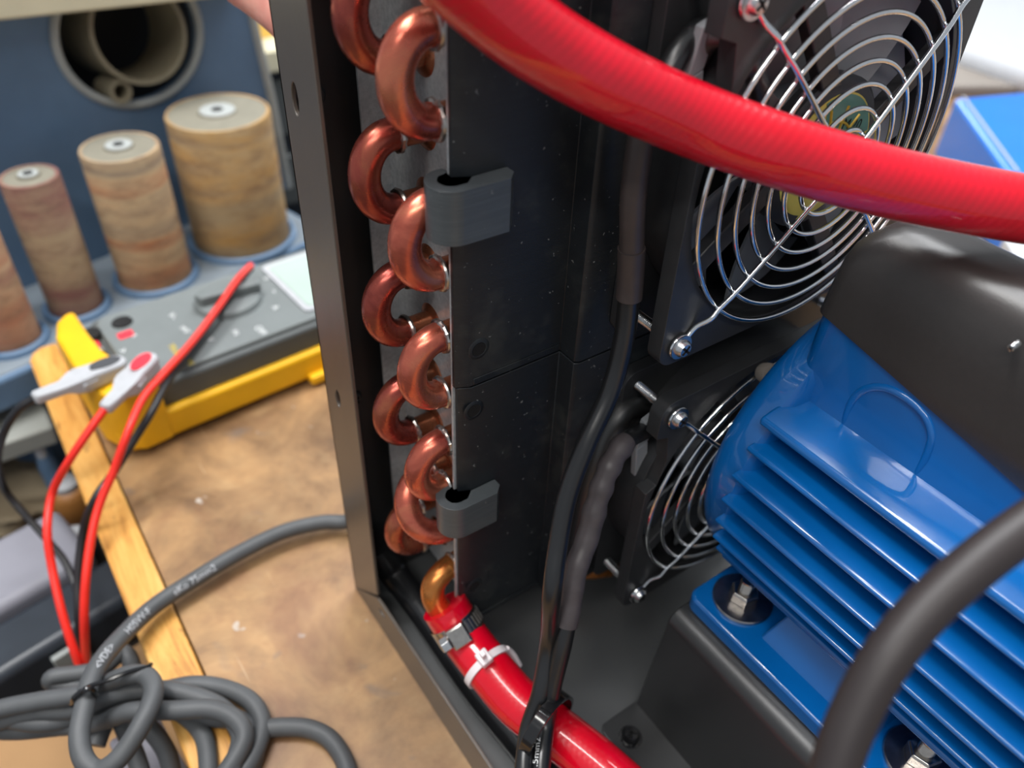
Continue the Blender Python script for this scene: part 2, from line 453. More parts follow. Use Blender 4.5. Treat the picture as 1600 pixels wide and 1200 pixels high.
def glyphs(txt, size, font_shear=0):
    """triangulated outlines of a text in mm as a list of (verts2d, faces)"""
    cu = bpy.data.curves.new('glyph', 'FONT'); cu.body = txt; cu.size = size; cu.resolution_u = 3
    o = bpy.data.objects.new('glyph', cu); C.objects.link(o)
    dg = bpy.context.evaluated_depsgraph_get(); me = bpy.data.meshes.new_from_object(o.evaluated_get(dg))
    vs = [(v.co.x, v.co.y) for v in me.vertices]; fs = [tuple(p.vertices) for p in me.polygons]
    bpy.data.objects.remove(o); bpy.data.curves.remove(cu); bpy.data.meshes.remove(me)
    return vs, fs
def text_bm(txt, size, fn):
    bm = bmesh.new(); vs, fs = glyphs(txt, size); V = [bm.verts.new((u, v, 0)) for u, v in vs]
    for f in fs:
        try: bm.faces.new([V[i] for i in f])
        except ValueError: pass
    bmesh.ops.subdivide_edges(bm, edges=bm.edges[:], cuts=3, use_grid_fill=True)
    for v in bm.verts: v.co = Vector(fn(v.co.x, v.co.y))
    return bm
def on_tube(path, r, s0, ang0, flip=1):
    """map text coordinates onto the surface of a tube: u runs along, v around"""
    P, T, N = frames(path); L = [0.0]
    for i in range(1, len(P)): L.append(L[-1] + (P[i] - P[i - 1]).length)
    def fn(u, v):
        s = s0 + u * flip; i = max(0, min(len(L) - 2, int(np.searchsorted(L, s)) - 1)); t = (s - L[i]) / max(1e-6, L[i + 1] - L[i])
        p = P[i].lerp(P[i + 1], t); nn = N[i].lerp(N[i + 1], t).normalized(); tt = T[i].lerp(T[i + 1], t).normalized(); b = tt.cross(nn)
        a = ang0 - v * flip / r
        return p + (nn * math.cos(a) + b * math.sin(a)) * (r + 0.17)
    return fn

# ================================================================== THE ROOM
struct(link('floor', bx(-3000, 3500, -2500, 3500, -1090, -1080), M_['floorpaint'], smooth=False))
struct(link('wall_back', bx(-3000, 3500, 2600, 2700, -1080, 1900), M_['wallpaint'], smooth=False))
struct(link('wall_right', bx(3400, 3500, -2500, 2600, -1080, 1900), M_['wallpaint'], smooth=False))

wn = bmesh.new(); box(wn, 1300, 2900, 2560, 2600, 60, 130); box(wn, 1300, 2900, 2560, 2600, 1670, 1740); box(wn, 1300, 1370, 2560, 2600, 130, 1670); box(wn, 2830, 2900, 2560, 2600, 130, 1670); box(wn, 2080, 2120, 2560, 2600, 130, 1670)
wo = struct(link('window_1', wn, M_['whiteplastic'], smooth=False))
struct(link('window_pane', bx(1370, 2830, 2590, 2598, 130, 1670), M_['lcd'], wo, smooth=False))
# ================================================================== WORKBENCH
ZB = -190.0
bench = thing('workbench', 'wooden workbench with stained brown top and yellow wood edging under the black case', 'workbench', (200, 0, -1080))
bm = bmesh.new(); box(bm, -160.8, 900, -800, 398, ZB - 28, ZB)
link('benchtop', bm, M_['bench'], bench, smooth=False, bev=0.5)
bm = bmesh.new(); prism(bm, [(-181, -800), (-161.6, -800), (-161.6, 399.5), (-172, 399.5), (-178, 395), (-181, 388)], XY, ZB - 32, ZB + 0.2)
link('edge_strip', bm, M_['wood'], bench, smooth=False, bev=1.6)
for x, y in ((-110, 330), (840, 330), (-110, -740), (840, -740)):
    link('leg', bx(x - 30, x + 30, y - 30, y + 30, -1080, ZB - 28), M_['wood'], bench, smooth=False, bev=2)
link('lower_shelf', bx(-150, 600, -760, 360, -700, -680), M_['darkshelf'], bench, smooth=False)

# ================================================================== BLACK CASE
XF, YB, ZF = -82.0, 103.0, ZB + 2.5
case = thing('equipment_case', 'open black steel equipment case standing on the brown workbench', 'case', (20, 0, ZB))
def slot(cy, cz, ry, rz, rot=0): return circ(cy, cz, ry, rz, 20, rot)
h1 = at(461, 155, 0, XF); h2 = at(528, 623, 0, XF); h3 = at(598, 958, 0, XF)
bm = bmesh.new()
sheet(bm, [(YB - 26, ZB + 26), (YB + 2, ZB), (YB + 2, 215), (YB - 26, 215)], [slot(h1[1], h1[2], 2.4, 5.2, 0.1), slot(h2[1], h2[2], 2.2, 4.4, 0.1)], YZ, 1.5)
for v in bm.verts: v.co.x += XF
box(bm, XF, XF + 24, YB + 0.5, YB + 2, ZB, 215)
link('post_flange', bm, M_['powder'], case, bev=0.35)
bm = bmesh.new()
sheet(bm, [(YB + 2, ZB), (YB - 26, ZB + 24), (-420, ZB + 24), (-420, ZB)], [slot(h3[1], h3[2], 3.2, 1.9)], YZ, 1.5)
for v in bm.verts: v.co.x += XF - 0.3
link('sill_flange', bm, M_['powder'], case, bev=0.35)
link('back_panel', bx(XF + 1.6, 150, YB - 1.5, YB, ZF + 1.4, 215), M_['satin'], case, smooth=False)
link('floor_pan', bx(XF + 1.6, 300, -420, YB, ZF - 1.5, ZF + 1.2), M_['pan'], case, smooth=False)
def socket_screw(c, n, r, m, parent, name='screw', washer=None, h=2.2):
    c = Vector(c); n = Vector(n).normalized(); bm = bmesh.new()
    lathe(bm, c, n, [(0, -1), (r, -1), (r, h * 0.5), (r * 0.75, h * 0.95), (r * 0.35, h), (0, h)], 20)
    u = n.orthogonal().normalized(); v = n.cross(u)
    s = link(name, bm, m, parent)
    b2 = bmesh.new()
    for a, b in ((u, v), (v, u)):
        R3 = Matrix((a, b, n)).transposed().to_4x4(); R3.translation = c + n * (h - 0.15)
        box(b2, -r * 0.62, r * 0.62, -r * 0.14, r * 0.14, -0.3, 0.25, R3)
    link('cross_recess', b2, M_['hole'], s, smooth=False)
    if washer:
        link('washer', lt(c, n, [(0, -1.3), (washer, -1.3), (washer, -0.4), (0, -0.4)], 24), m, s)
    return s
p = at(581, 845, 1, YB - 1.5); socket_screw(p, (0, -1, 0), 3.0, M_['stain'], case)
p = at(490, 148, 1, YB - 1.5); socket_screw(p, (0, -1, 0), 3.6, M_['satin'], case)
p = at(552, 622, 1, YB - 1.5); socket_screw(p, (0, -1, 0), 3.6, M_['satin'], case)
p = at(545, 1056 - 230, 1, YB + 4)
# cord gland at the back corner
link('cord_gland', lt((-56, YB + 2, -172), (0, 1, 0), [(0, 0), (11, 0), (11, 6), (8, 9), (6, 22), (0, 22)], 20), M_['bin'], case)

# ================================================================== RADIATOR
XP = -53.0
rad = thing('copper_radiator', 'radiator with galvanised end plate and reddish copper return bends inside the black case', 'radiator', (30, 70, -140))
bm = bmesh.new(); box(bm, XP, XP + 1.2, 38.2, 93, -150, 150)
link('end_plate', bm, M_['alu'], rad, smooth=False)
bm = bmesh.new(); box(bm, -62.6, XP + 1.2, 38.2, 39.4, -150, 150)
link('plate_flange', bm, M_['alu'], rad, smooth=False, bev=0.2)
link('plate_flange', bx(-62, XP + 1.2, 92.4, 93.6, -150, 150), M_['alu'], rad, smooth=False, bev=0.2)
bm = bmesh.new(); box(bm, XP + 1.3, 120, 42, YB - 10, -146, 150)
link('fin_core', bm, M_['alu'], rad, smooth=False)
bm = bmesh.new()
RT = 5.0
def bend_path(p0, p1, xr, out):
    """U bend between two tube ends in the plate; arms leave along -X"""
    p0 = Vector(p0); p1 = Vector(p1); c = (p0 + p1) / 2; h = (p1 - p0) / 2
    L = h.length; pts = []
    for k in range(21):
        a = PI * k / 20
        pts.append(tuple(Vector((xr - out * math.sin(a), 0, 0)) + Vector((0, c.y, c.z)) - Vector((0, h.y, h.z)) * math.cos(a)))
    return pts
def ubend(name, ya, za, yb, zb, m, xr=-64.3, out=9.7, tint=None, lab=None):
    path = [(XP + 0.5, ya, za), (xr + 1, ya, za)] + bend_path((xr, ya, za), (xr, yb, zb), xr, out) + [(xr + 1, yb, zb), (XP + 0.5, yb, zb)]
    o = link(name, tb(path[1:-1], RT - 0.05, 20), m, rad)
    for y, z in ((ya, za), (yb, zb)):
        bm = bmesh.new(); cyl(bm, (XP + 1, y, z), (xr + 0.5, y, z), RT - 0.45, 20)
        lathe(bm, (XP, y, z), (-1, 0, 0), [(RT + 2.2, 0), (RT + 1.6, 0.5), (RT - 0.5, 1.2)], 24)
        link('tube_stub', bm, M_['copperstub'], o)
        bm = bmesh.new()
        ring = [(xr + 1.6, y + math.cos(a) * (RT + 0.1), z + math.sin(a) * (RT + 0.1)) for a in [2 * PI * q / 28 for q in range(28)]]
        tube(bm, ring, [0.95 + 0.2 * math.sin(3 * q + z) for q in range(28)], 8, closed=True)
        link('solder_ring', bm, M_['solder'], o)
    if lab: o['label'] = lab
    return o
YN, YR = 45.0, 68.0
for a, b in ((144, 120), (96, 72), (48, 24), (0, -24), (-47, -70)): ubend('return_bend', YN, a, YN, b, M_['copper'])
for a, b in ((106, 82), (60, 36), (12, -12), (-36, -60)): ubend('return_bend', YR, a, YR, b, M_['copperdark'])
ubend('return_bend', 60, -76, YN, -97, M_['copper'], xr=-62, out=13, lab='orange brown crossover bend')
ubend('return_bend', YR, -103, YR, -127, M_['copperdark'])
# outlet elbow into the red hose
el = [(XP + 1, 44, -120), (-61, 44, -120), (-66, 43.4, -120.8), (-70.5, 42.4, -123.5), (-72.2, 41, -127.5), (-71.8, 39.5, -133), (-69.5, 37, -138.5), (-66.5, 33, -142), (-65, 26, -145), (-64.5, 18, -146)]
o = link('outlet_elbow', tb(spline(el, 5), RT, 20), M_['copperorange'], rad)
o['label'] = 'orange copper outlet elbow'
bm = bmesh.new(); tube(bm, [(-60.5, 44 + math.cos(a) * (RT + .1), -120 + math.sin(a) * (RT + .1)) for a in [2 * PI * q / 24 for q in range(24)]], 0.8, 8, closed=True)
link('solder_ring', bm, M_['solder'], o)
link('lower_manifold', tb(spline([(-45, 70, -160), (-20, 60, -163), (20, 30, -165), (60, 40, -160)], 6), 4.5, 14), M_['copperorange'], rad)

# ================================================================== SHROUD (two printed modules) + CLIPS
def shroud(name, z0, z1, x0, label, holes):
    t = thing(name, label, 'fan shroud', (20, 34, z0), 'printed shroud modules')
    bm = bmesh.new()
    prof = [(x0, 38.1), (x0, 36.8), (x0 + 4.5, 34.6), (-20.5, 34.6), (-20.5, 26.5), (-18.8, 25.4), (124, 25.4), (124, 38.1)]
    prism(bm, prof, XY, z0 + 0.2, z1 - 0.2)
    # raised border line of the printed panel
    box(bm, x0 + 6, -21, 34.2, 34.7, z0 + 0.5, z0 + 3.2)
    link('panel', bm, M_['print'], t, bev=0.5)
    for (hx, hy) in holes:
        q = at(hx, hy, 1, 34.6)
        bm = bmesh.new(); lathe(bm, (q[0], 34.6, q[2]), (0, -1, 0), [(0, -0.2), (2.4, 0.15), (2.7, 0.4), (3.6, 0.3), (4.1, 0.02)], 24)
        hh = link('screw_recess', bm, M_['print'], t)
        link('hole', lt((q[0], 34.6, q[2]), (0, -1, 0), [(0, 0.35), (2.5, 0.4), (2.5, 0), (0, 0)], 20), M_['hole'], hh)
    return t
shroud('fan_shroud', -16.5, 170, -62.8, 'upper black printed fan shroud module above the seam', [(748, 545)])
shroud('fan_shroud', -153, -16.8, -61.8, 'lower black printed fan shroud module below the seam', [(740, 641), (741, 915)])

def clip(zc0, zc1, xr, label):
    t = thing('edge_clip', label, 'clip', (-62, 35, zc0), 'printed clips gripping the radiator edge')
    cx, cy, ro, ri = -63.6, 35.6, 7.4, 4.0
    outer = [(xr, 29.2), (xr, 28.2)]
    outer = [(xr, 34.3), (xr, 31.0), (xr - 3, 28.0)] + [(cx + ro * math.cos(a), cy + ro * math.sin(a)) for a in [-PI / 2 - PI * k / 16 * 1.0 for k in range(17)]]
    outer += [(cx + 1.5, cy + ro - 0.2), (cx + 2.2, cy + ri + 1)]
    inner = [(cx + ri * math.cos(a), cy + ri * math.sin(a)) for a in [-PI / 2 - PI * k / 14 for k in range(15)]][::-1]
    inner += [(cx + 3, cy - ri + 0.1), (cx + 6, 34.3)]
    bm = bmesh.new(); prism(bm, outer + inner, XY, zc0, zc1)
    bmesh.ops.triangulate(bm, faces=[f for f in bm.faces if len(f.verts) > 4])
    link('hook', bm, M_['clip'], t, bev=0.35, angle=25)
    return t
clip(42.5, 59, -46, 'upper charcoal printed clip hooked over the shroud edge')
clip(-83, -67, -47, 'lower charcoal printed clip hooked over the shroud edge')

# ================================================================== FANS
def make_fan(x0, z0, label):
    """x0,z0: lower left screw hole; frame stands in the plane y=0 with its back at y=25"""
    t = thing('cooling_fan', label, 'fan', (x0 + 52.5, 12, z0 - 7.5), 'case fans with chrome guards')
    cx, cz = x0 + 52.5, z0 + 52.5
    out = rrect(x0 - 7.5, x0 + 112.5, z0 - 7.5, z0 + 112.5, 6)
    ntc = [(x0 - 7.5, z0 + 97), (x0 - 1.5, z0 + 95), (x0 + 0.5, z0 + 82), (x0 - 2.4, z0 + 70), (x0 - 7.5, z0 + 68)]
    fout = out[:14] + ntc + out[14:]
    holes = [circ(x0 + i, z0 + j, 2.2, n=12) for i in (0, 105) for j in (0, 105)]
    bm = bmesh.new()
    sheet(bm, fout, [circ(cx, cz, 57.5, n=64)] + holes, XZ, 6.0)
    b2 = bmesh.new(); sheet(b2, out, [circ(cx, cz, 57.5, n=64)] + holes, lambda u, v, w_: (u, 20 + w_, v), 5.0)
    for bb in (b2,):
        mp = {v: bm.verts.new(v.co) for v in bb.verts}
        for f in bb.faces: bm.faces.new([mp[v] for v in f.verts])
        bb.free()
    # housing wall between the flanges
    A = [bm.verts.new((cx + r * math.cos(a), y, cz + r * math.sin(a))) for r, y in ((59.6, 4.9), (59.6, 20.1), (57.5, 20.1), (57.5, 4.9)) for a in [2 * PI * k / 64 for k in range(64)]]
    for q in range(4):
        for k in range(64):
            a, b = q * 64 + k, q * 64 + (k + 1) % 64; c, d = ((q + 1) % 4) * 64 + (k + 1) % 64, ((q + 1) % 4) * 64 + k
            bm.faces.new((A[a], A[b], A[c], A[d]))
    fr = link('frame', bm, M_['fanplastic'], t, bev=0.5, seg=2)
    # struts and motor cup on the guard side
    for k in range(4):
        a = math.radians(28 + 90 * k); bm = bmesh.new()
        p0 = (cx + 18 * math.cos(a - 0.35), cz + 18 * math.sin(a - 0.35)); p1 = (cx + 58 * math.cos(a), cz + 58 * math.sin(a))
        d = Vector((p1[0] - p0[0], p1[1] - p0[1])).normalized(); nn = Vector((-d.y, d.x)) * 3.6
        prism(bm, [(p0[0] + nn.x, p0[1] + nn.y), (p0[0] - nn.x, p0[1] - nn.y), (p1[0] - nn.x, p1[1] - nn.y), (p1[0] + nn.x, p1[1] + nn.y)], XZ, 1.2, 5.5)
        link('strut', bm, M_['fanplastic'], t, bev=0.5, seg=2)
    for q_, (za_, zb_) in enumerate(((66, 84), (84, 98))):
        bm = bmesh.new(); zz = (z0 + za_, z0 + 84 if q_ == 0 else z0 + zb_)
        prism(bm, [(x0 - 7.0, z0 + 84), (x0 - 1.5, z0 + 86), (x0 + 1.5 , z0 + (68 if q_ == 0 else 99)), (x0 - 4.5, z0 + (66 if q_ == 0 else 97))], XZ, 9, 12)
        link('gusset', bm, M_['fangrey'], t, bev=0.4, seg=2)
    cup = link('motor_cup', lt((cx, 1.0, cz), (0, 1, 0), [(0, 0), (22.5, 0), (24.5, 1.6), (24.5, 7), (0, 7)], 48), M_['fanplastic'], t)
    lab = link('label_disc', lt((cx, 0.95, cz), (0, -1, 0), [(0, 0.15), (20, 0.15), (20, 0)], 48), M_['labelyellow'], cup)
    b3 = bmesh.new()
    prism(b3, [(cx + r * math.cos(a), cz + r * math.sin(a)) for r, a in [(19.4, 0.25 + 1.7 * q / 14) for q in range(15)] + [(4.5, 0.25 + 1.7 * (14 - q) / 14) for q in range(15)]], XZ, 0.62, 0.78)
    link('label_panel', b3, M_['teal'], cup, smooth=False)
    b3 = text_bm('M 20', 5.2, lambda u, v: (cx + 3.5 + (u * 0.94 + v * 0.25), 0.5, cz + 8 + (v * 0.95 - u * 0.2)))
    link('label_lettering', b3, M_['hole'], cup, smooth=False)
    b3 = bmesh.new()
    for q in range(4):
        a = 0.15 + q * 0.52; tube(b3, [(cx + 4 * math.cos(a), 0.6, cz + 4 * math.sin(a)), (cx + 16 * math.cos(a + .12), 0.6, cz + 16 * math.sin(a + .12))], 0.5, 6)
    tube(b3, [(cx + 11 * math.cos(a), 0.6, cz + 11 * math.sin(a)) for a in [0.2 + 1.8 * q / 20 for q in range(21)]], 0.45, 6)
    link('label_lines', b3, M_['brass'], cup)
    # blades
    link('rotor_hub', lt((cx, 8.3, cz), (0, 1, 0), [(0, 0), (20, 0), (20, 14), (0, 14)], 40), M_['fangrey'], t)
    for k in range(7):
        a0 = 2 * PI * k / 7; bm = bmesh.new(); NR, NA = 7, 8; g = []
        for i in range(NR):
            r = 19.5 + (56.0 - 19.5) * i / (NR - 1); row = []
            for j in range(NA):
                s = j / (NA - 1); w_ = 0.62 + 0.18 * i / (NR - 1); a = a0 + (s - 0.5) * w_ * 1.15 + 0.32 * (i / (NR - 1)) ** 1.3
                y = 9.5 + 11 * (s ** 0.85)
                row.append((cx + r * math.cos(a), y, cz + r * math.sin(a)))
            g.append(row)
        for off in (0, 1.1):
            V = [[bm.verts.new((x, y + off, z)) for x, y, z in row] for row in g]
            for i in range(NR - 1):
                for j in range(NA - 1): bm.faces.new((V[i][j], V[i][j + 1], V[i + 1][j + 1], V[i + 1][j]))
            if off == 0: V0 = V
        rim = lambda VV: [VV[0][j] for j in range(NA)] + [VV[i][NA - 1] for i in range(1, NR)] + [VV[NR - 1][j] for j in range(NA - 2, -1, -1)] + [VV[i][0] for i in range(NR - 2, 0, -1)]
        ra, rb = rim(V0), rim(V)
        for i in range(len(ra)): bm.faces.new((ra[i], ra[(i + 1) % len(ra)], rb[(i + 1) % len(ra)], rb[i]))
        link('blade', bm, M_['fangrey'], t)
    # chrome guard: rings bulge outwards towards the centre
    dome = lambda r: -1.8 - 3.4 * max(0, 1 - (r / 58.0)) ** 0.45
    gd = None
    sp_bm = None
    guard = bpy.data.objects.new('finger_guard', None); C.objects.link(guard); guard.parent = t; guard['_org'] = (cx, 0.0, cz); guard.empty_display_size = .01
    guard.location = (Vector((cx, 0, cz)) - Vector(t['_org'])) * S
    for r in (57.3, 50.2, 43.6, 37.0, 30.6, 24.0, 17.0, 10.5):
        y = dome(r)
        link('guard_ring', tb([(cx + r * math.cos(a), y, cz + r * math.sin(a)) for a in [2 * PI * k / 96 for k in range(96)]], 0.82, 10, closed=True), M_['chrome'], guard)
    for sx in (-1, 1):
        for sz in (-1, 1):
            pts = []
            for r in (9.5, 20, 30, 40, 50, 57.5): pts.append((cx + sx * r * .7071, dome(r) - 1.5, cz + sz * r * .7071))
            pts += [(cx + sx * 61.5 * .7071, -3.6, cz + sz * 61.5 * .7071), (cx + sx * 66 * .7071, -1.2, cz + sz * 66 * .7071), (cx + sx * 70.5 * .7071, -0.9, cz + sz * 70.5 * .7071)]
            hx, hz = cx + sx * 52.5, cz + sz * 52.5; base = math.atan2(-sz, -sx)
            pts += [(hx + 3.7 * math.cos(base + q), -0.9, hz + 3.7 * math.sin(base + q)) for q in (0.35, 1.0, 1.8, 2.6, 3.4, 4.2, 5.0, 5.7)]
            link('guard_spoke', tb(spline(pts, 4), 0.95, 10), M_['chrome'], guard)
    for i in (0, 105):
        for j in (0, 105):
            s = socket_screw((x0 + i, -1.6, z0 + j), (0, -1, 0), 3.1, M_['zinc'], t, washer=None, h=2.4)
            bm = bmesh.new()
            # threaded rod running back to the shroud
            prof = [(0, 0.2)]
            for q in range(35): prof += [(1.9, 0.2 + q * 0.7), (1.55, 0.55 + q * 0.7)]
            prof += [(0, 25.2)]
            lathe(bm, (x0 + i, 0, z0 + j), (0, 1, 0), prof, 16)
            link('threaded_rod', bm, M_['zinc'], s)
            link('washer', lt((x0 + i, -1.9, z0 + j), (0, 1, 0), [(0, 0), (4.4, 0), (4.4, 0.5), (0, 0.5)], 24), M_['zinc'], s)
    return t
make_fan(0, 0, 'upper black case fan behind the large red hose')
make_fan(7.1, -140, 'lower black case fan partly hidden by the blue motor')

# ================================================================== RED HOSES
def hose(name, label, pts, r, sides=48, sub=14):
    o = link(name, tb(spline(pts, sub), r, sides), M_['hose'])
    return tag(o, label, 'hose')
h1p = [(-40, 150, 330), (-80, 60, 330), (-128, -20, 262), dep(560, -190, 152), dep(650, -110, 161), dep(742, -18, 172), dep(840, 62, 182), dep(960, 132, 192), dep(1090, 190, 202), dep(1230, 240, 206), dep(1380, 283, 212), dep(1520, 313, 216), dep(1660, 336, 218), dep(1850, 362, 222)]
hose('coolant_hose', 'thick red braided hose sweeping across the front of the upper fan', h1p, 9.1)
h2p = [at(694, 946, 1, 38), at(722, 990, 2, -146), at(762, 1042, 2, -149), at(810, 1098, 2, -151), at(870, 1144, 2, -152), at(930, 1192, 2, -153), at(1010, 1262, 2, -154), at(1100, 1330, 2, -156)]
ho2 = hose('coolant_hose', 'red hose running from the copper outlet along the case floor', h2p, 10.0, sub=12)
HS = spline(h2p, 12); HP, HT, HN = frames(HS)
def hoop(i, r, w_, t, bm):
    """flat band around the lower hose at path index i"""
    p, tt, n = HP[i], HT[i], HN[i]; b = tt.cross(n); A = []
    for k in range(40):
        a = 2 * PI * k / 40; d = n * math.cos(a) + b * math.sin(a)
        A.append([bm.verts.new(p + d * rr + tt * ww) for rr, ww in ((r, -w_ / 2), (r + t, -w_ / 2), (r + t, w_ / 2), (r, w_ / 2))])
    for k in range(40):
        for q in range(4): bm.faces.new((A[k][q], A[k][(q + 1) % 4], A[(k + 1) % 40][(q + 1) % 4], A[(k + 1) % 40][q]))
def facing(i):
    """outward direction on the hose that looks at the open top"""
    v = Vector(CP) - HP[i]; v = v - HT[i] * v.dot(HT[i]); return v.normalized()
# worm-drive clamp
ci = 9; bm = bmesh.new(); hoop(ci, 9.7, 8.5, 1.2, bm)
cl = link('hose_clamp', bm, M_['stain'], origin=tuple(HP[ci]), bev=0.2)
tag(cl, 'stainless worm-drive clamp squeezing the end of the lower red hose', 'hose clamp')
d = facing(ci); d = (Matrix.Rotation(math.radians(8), 3, HT[ci]) @ d); sdir = HT[ci].cross(d)
bm = bmesh.new(); R3 = Matrix((sdir, HT[ci], d)).transposed().to_4x4(); R3.translation = HP[ci] + d * 12.2
box(bm, -4.5, 4.0, -4.6, 4.6, -2, 2.4, R3); link('screw_housing', bm, M_['stain'], cl, bev=0.9)
bm = bmesh.new(); lathe(bm, HP[ci] + d * 13.2 + sdir * 4, sdir, [(0, 0), (3.4, 0), (3.4, 3.5), (2.6, 4.2), (0, 4.2)], 6); link('hex_screw', bm, M_['zinc'], cl, smooth=False, bev=0.3)
bm = bmesh.new()
for q in range(-1, 9):
    a = math.radians(-18 - q * 11); dd = Matrix.Rotation(a, 3, HT[ci]) @ d; ss = HT[ci].cross(dd); R4 = Matrix((ss, HT[ci], dd)).transposed().to_4x4(); R4.translation = HP[ci] + dd * 10.95
    box(bm, -0.5, 0.5, -2.6, 2.6, -0.3, 0.3, R4)
link('thread_notches', bm, M_['solder'], cl, smooth=False)
# white zip tie
zi = 24; bm = bmesh.new(); hoop(zi, 10.0, 3.2, 1.1, bm)
zt = link('cable_tie', bm, M_['tie_white'], origin=tuple(HP[zi]), bev=0.2); tag(zt, 'white nylon cable tie round the lower red hose', 'cable tie')
d = facing(zi); d = Matrix.Rotation(math.radians(-5), 3, HT[zi]) @ d; sdir = HT[zi].cross(d)
bm = bmesh.new(); R3 = Matrix((sdir, HT[zi], d)).transposed().to_4x4(); R3.translation = HP[zi] + d * 12.6
box(bm, -2.6, 2.6, -3, 3, -2, 2.2, R3); link('locking_head', bm, M_['tie_white'], zt, bev=0.6)
bm = bmesh.new(); R3.translation = HP[zi] + d * 15.4; box(bm, -1.0, 1.0, -1.3, 1.3, -1.5, 4, R3); link('cut_tail', bm, M_['tie_white'], zt, bev=0.3)
bm = bmesh.new(); tube(bm, spline([tuple(HP[zi] - sdir * 10.5 + d * 2), tuple(HP[zi] - sdir * 11.6 - d * 3 + HT[zi] * 2), tuple(HP[zi] - sdir * 11.4 - d * 9 + HT[zi] * 6)], 6), 1.3, 8); link('strap_loop', bm, M_['tie_white'], zt)

# ================================================================== CABLES IN THE CASE
def cable(name, label, pts, r, m, sub=10, sides=20, cat='cable', group=None):
    o = link(name, tb(spline(pts, sub), r, sides), m); return tag(o, label, cat, group)
ca = [at(1150, 110, 1, 18), at(1118, 52, 1, 16), at(1080, 60, 1, 14), at(1040, 120, 1, 12), at(1006, 200, 1, 12), at(990, 300, 1, 12), at(987, 380, 1, 12), at(984, 450, 1, 12), at(975, 530, 1, 10), at(954, 610, 1, 8), at(918, 690, 1, 4), at(888, 770, 1, 0), at(872, 850, 1, -6), at(862, 930, 1, -13), at(858, 1000, 2, -106), at(845, 1080, 2, -124), at(826, 1140, 2, -137), at(818, 1205, 2, -142), at(812, 1290, 2, -150)]
A1 = cable('power_cable', 'glossy black cable hanging in front of the shroud, left of the sleeved one', ca, 3.5, M_['blackpvc'])
SA = spline(ca, 10)
o = link('heat_shrink_sleeve', tb(SA[30:72], 3.75, 20), M_['shrinkdark'], A1); o['label'] = 'grey brown heat shrink on the upper run'
o = link('heat_shrink_sleeve', tb(SA[61:73], 4.2, 20), M_['shrinkdark'], A1)
cb = [at(1040, 652, 1, 14), at(1008, 672, 1, 10), at(978, 690, 1, 6), at(952, 730, 1, 2), at(934, 780, 1, -1), at(918, 840, 1, -5), at(900, 890, 1, -9), at(890, 950, 1, -14), at(880, 1005, 2, -104), at(864, 1072, 2, -122), at(853, 1130, 2, -136), at(845, 1205, 2, -141), at(832, 1290, 2, -150)]
B1 = cable('power_cable', 'black cable in a wrinkled grey heat shrink sleeve left of the lower fan', cb, 3.4, M_['blackpvc'])
SB = spline(cb, 10); rr = [4.2 + 0.35 * math.sin(i * 0.9) * (1 if i < 45 else 0.3) for i in range(20, 76)]
o = link('heat_shrink_sleeve', tb(SB[20:76], rr, 20), M_['shrink'], B1)
# printed size on the cable
Lb = 0
pos = [Vector(q) for q in SB]; cum = [0]
for a, b in zip(pos, pos[1:]): cum.append(cum[-1] + (b - a).length)
def ang_to_cam(path, s):
    P, T, N = frames(path); c2 = [0]
    for a, b in zip(P, P[1:]): c2.append(c2[-1] + (b - a).length)
    i = max(0, min(len(P) - 1, int(np.searchsorted(c2, s)))); v = Vector(CP) - P[i]; b = T[i].cross(N[i])
    return math.atan2(v.dot(b), v.dot(N[i]))
s_txt = cum[103] + 10
tx = link('size_lettering', text_bm('1.5mm2', 3.6, on_tube(SB, 3.45, s_txt + 3, ang_to_cam(SB, s_txt) + 0.4, -1)), M_['white'], B1, smooth=False)
# wide dark sheath behind, and the thick cable on the floor beside the hose
cable('sheathed_cable', 'dull black sheathed cable bulging out from behind the lower fan corner', [at(1010, 630, 1, 22), at(975, 640, 1, 20), at(948, 690, 1, 18), at(925, 760, 1, 18), at(905, 850, 1, 20), at(895, 930, 1, 22)], 4.6, M_['satin'])
cable('floor_cable', 'thick dark cable lying on the case floor beside the sill', [at(585, 850, 1, 92), at(612, 890, 2, -172), at(650, 940, 2, -176), at(700, 1012, 2, -177), at(752, 1085, 2, -178), at(806, 1150, 2, -178), at(870, 1230, 2, -178)], 7.0, M_['blackpvc'])
cable('loop_cable', 'black cable loop above the red hose beside the upper fan', [at(1080, 110, 1, 16), at(1110, 62, 1, 10), at(1145, 66, 1, 6), at(1172, 100, 1, 4), at(1186, 150, 1, 6), at(1170, 220, 1, 14)], 3.0, M_['satin'])
# black tie round hose and cables
ti = 44
bm = bmesh.new()
ti = min(range(len(HP)), key=lambda i: abs(HP[i].y - at(864, 1140, 2, -152)[1]))
ctr = (HP[ti] + Vector(at(842, 1134, 2, -136))) / 2
tt = HT[ti]; d = facing(ti); sd = tt.cross(d)
loop = []
for k in range(48):
    a = 2 * PI * k / 48; loop.append(ctr + sd * math.cos(a) * 13.5 + d * math.sin(a) * 19.0)
A = []
for k in range(48):
    rd = (loop[k] - ctr).normalized()
    A.append([bm.verts.new(loop[k] + rd * q + tt * ww) for q, ww in ((0, -2.4), (1.5, -2.4), (1.5, 2.4), (0, 2.4))])
for k in range(48):
    for q in range(4): bm.faces.new((A[k][q], A[k][(q + 1) % 4], A[(k + 1) % 48][(q + 1) % 4], A[(k + 1) % 48][q]))
bt = link('cable_tie', bm, M_['tie_black'], origin=tuple(ctr), bev=0.3); tag(bt, 'glossy black cable tie binding the two black cables to the red hose', 'cable tie')

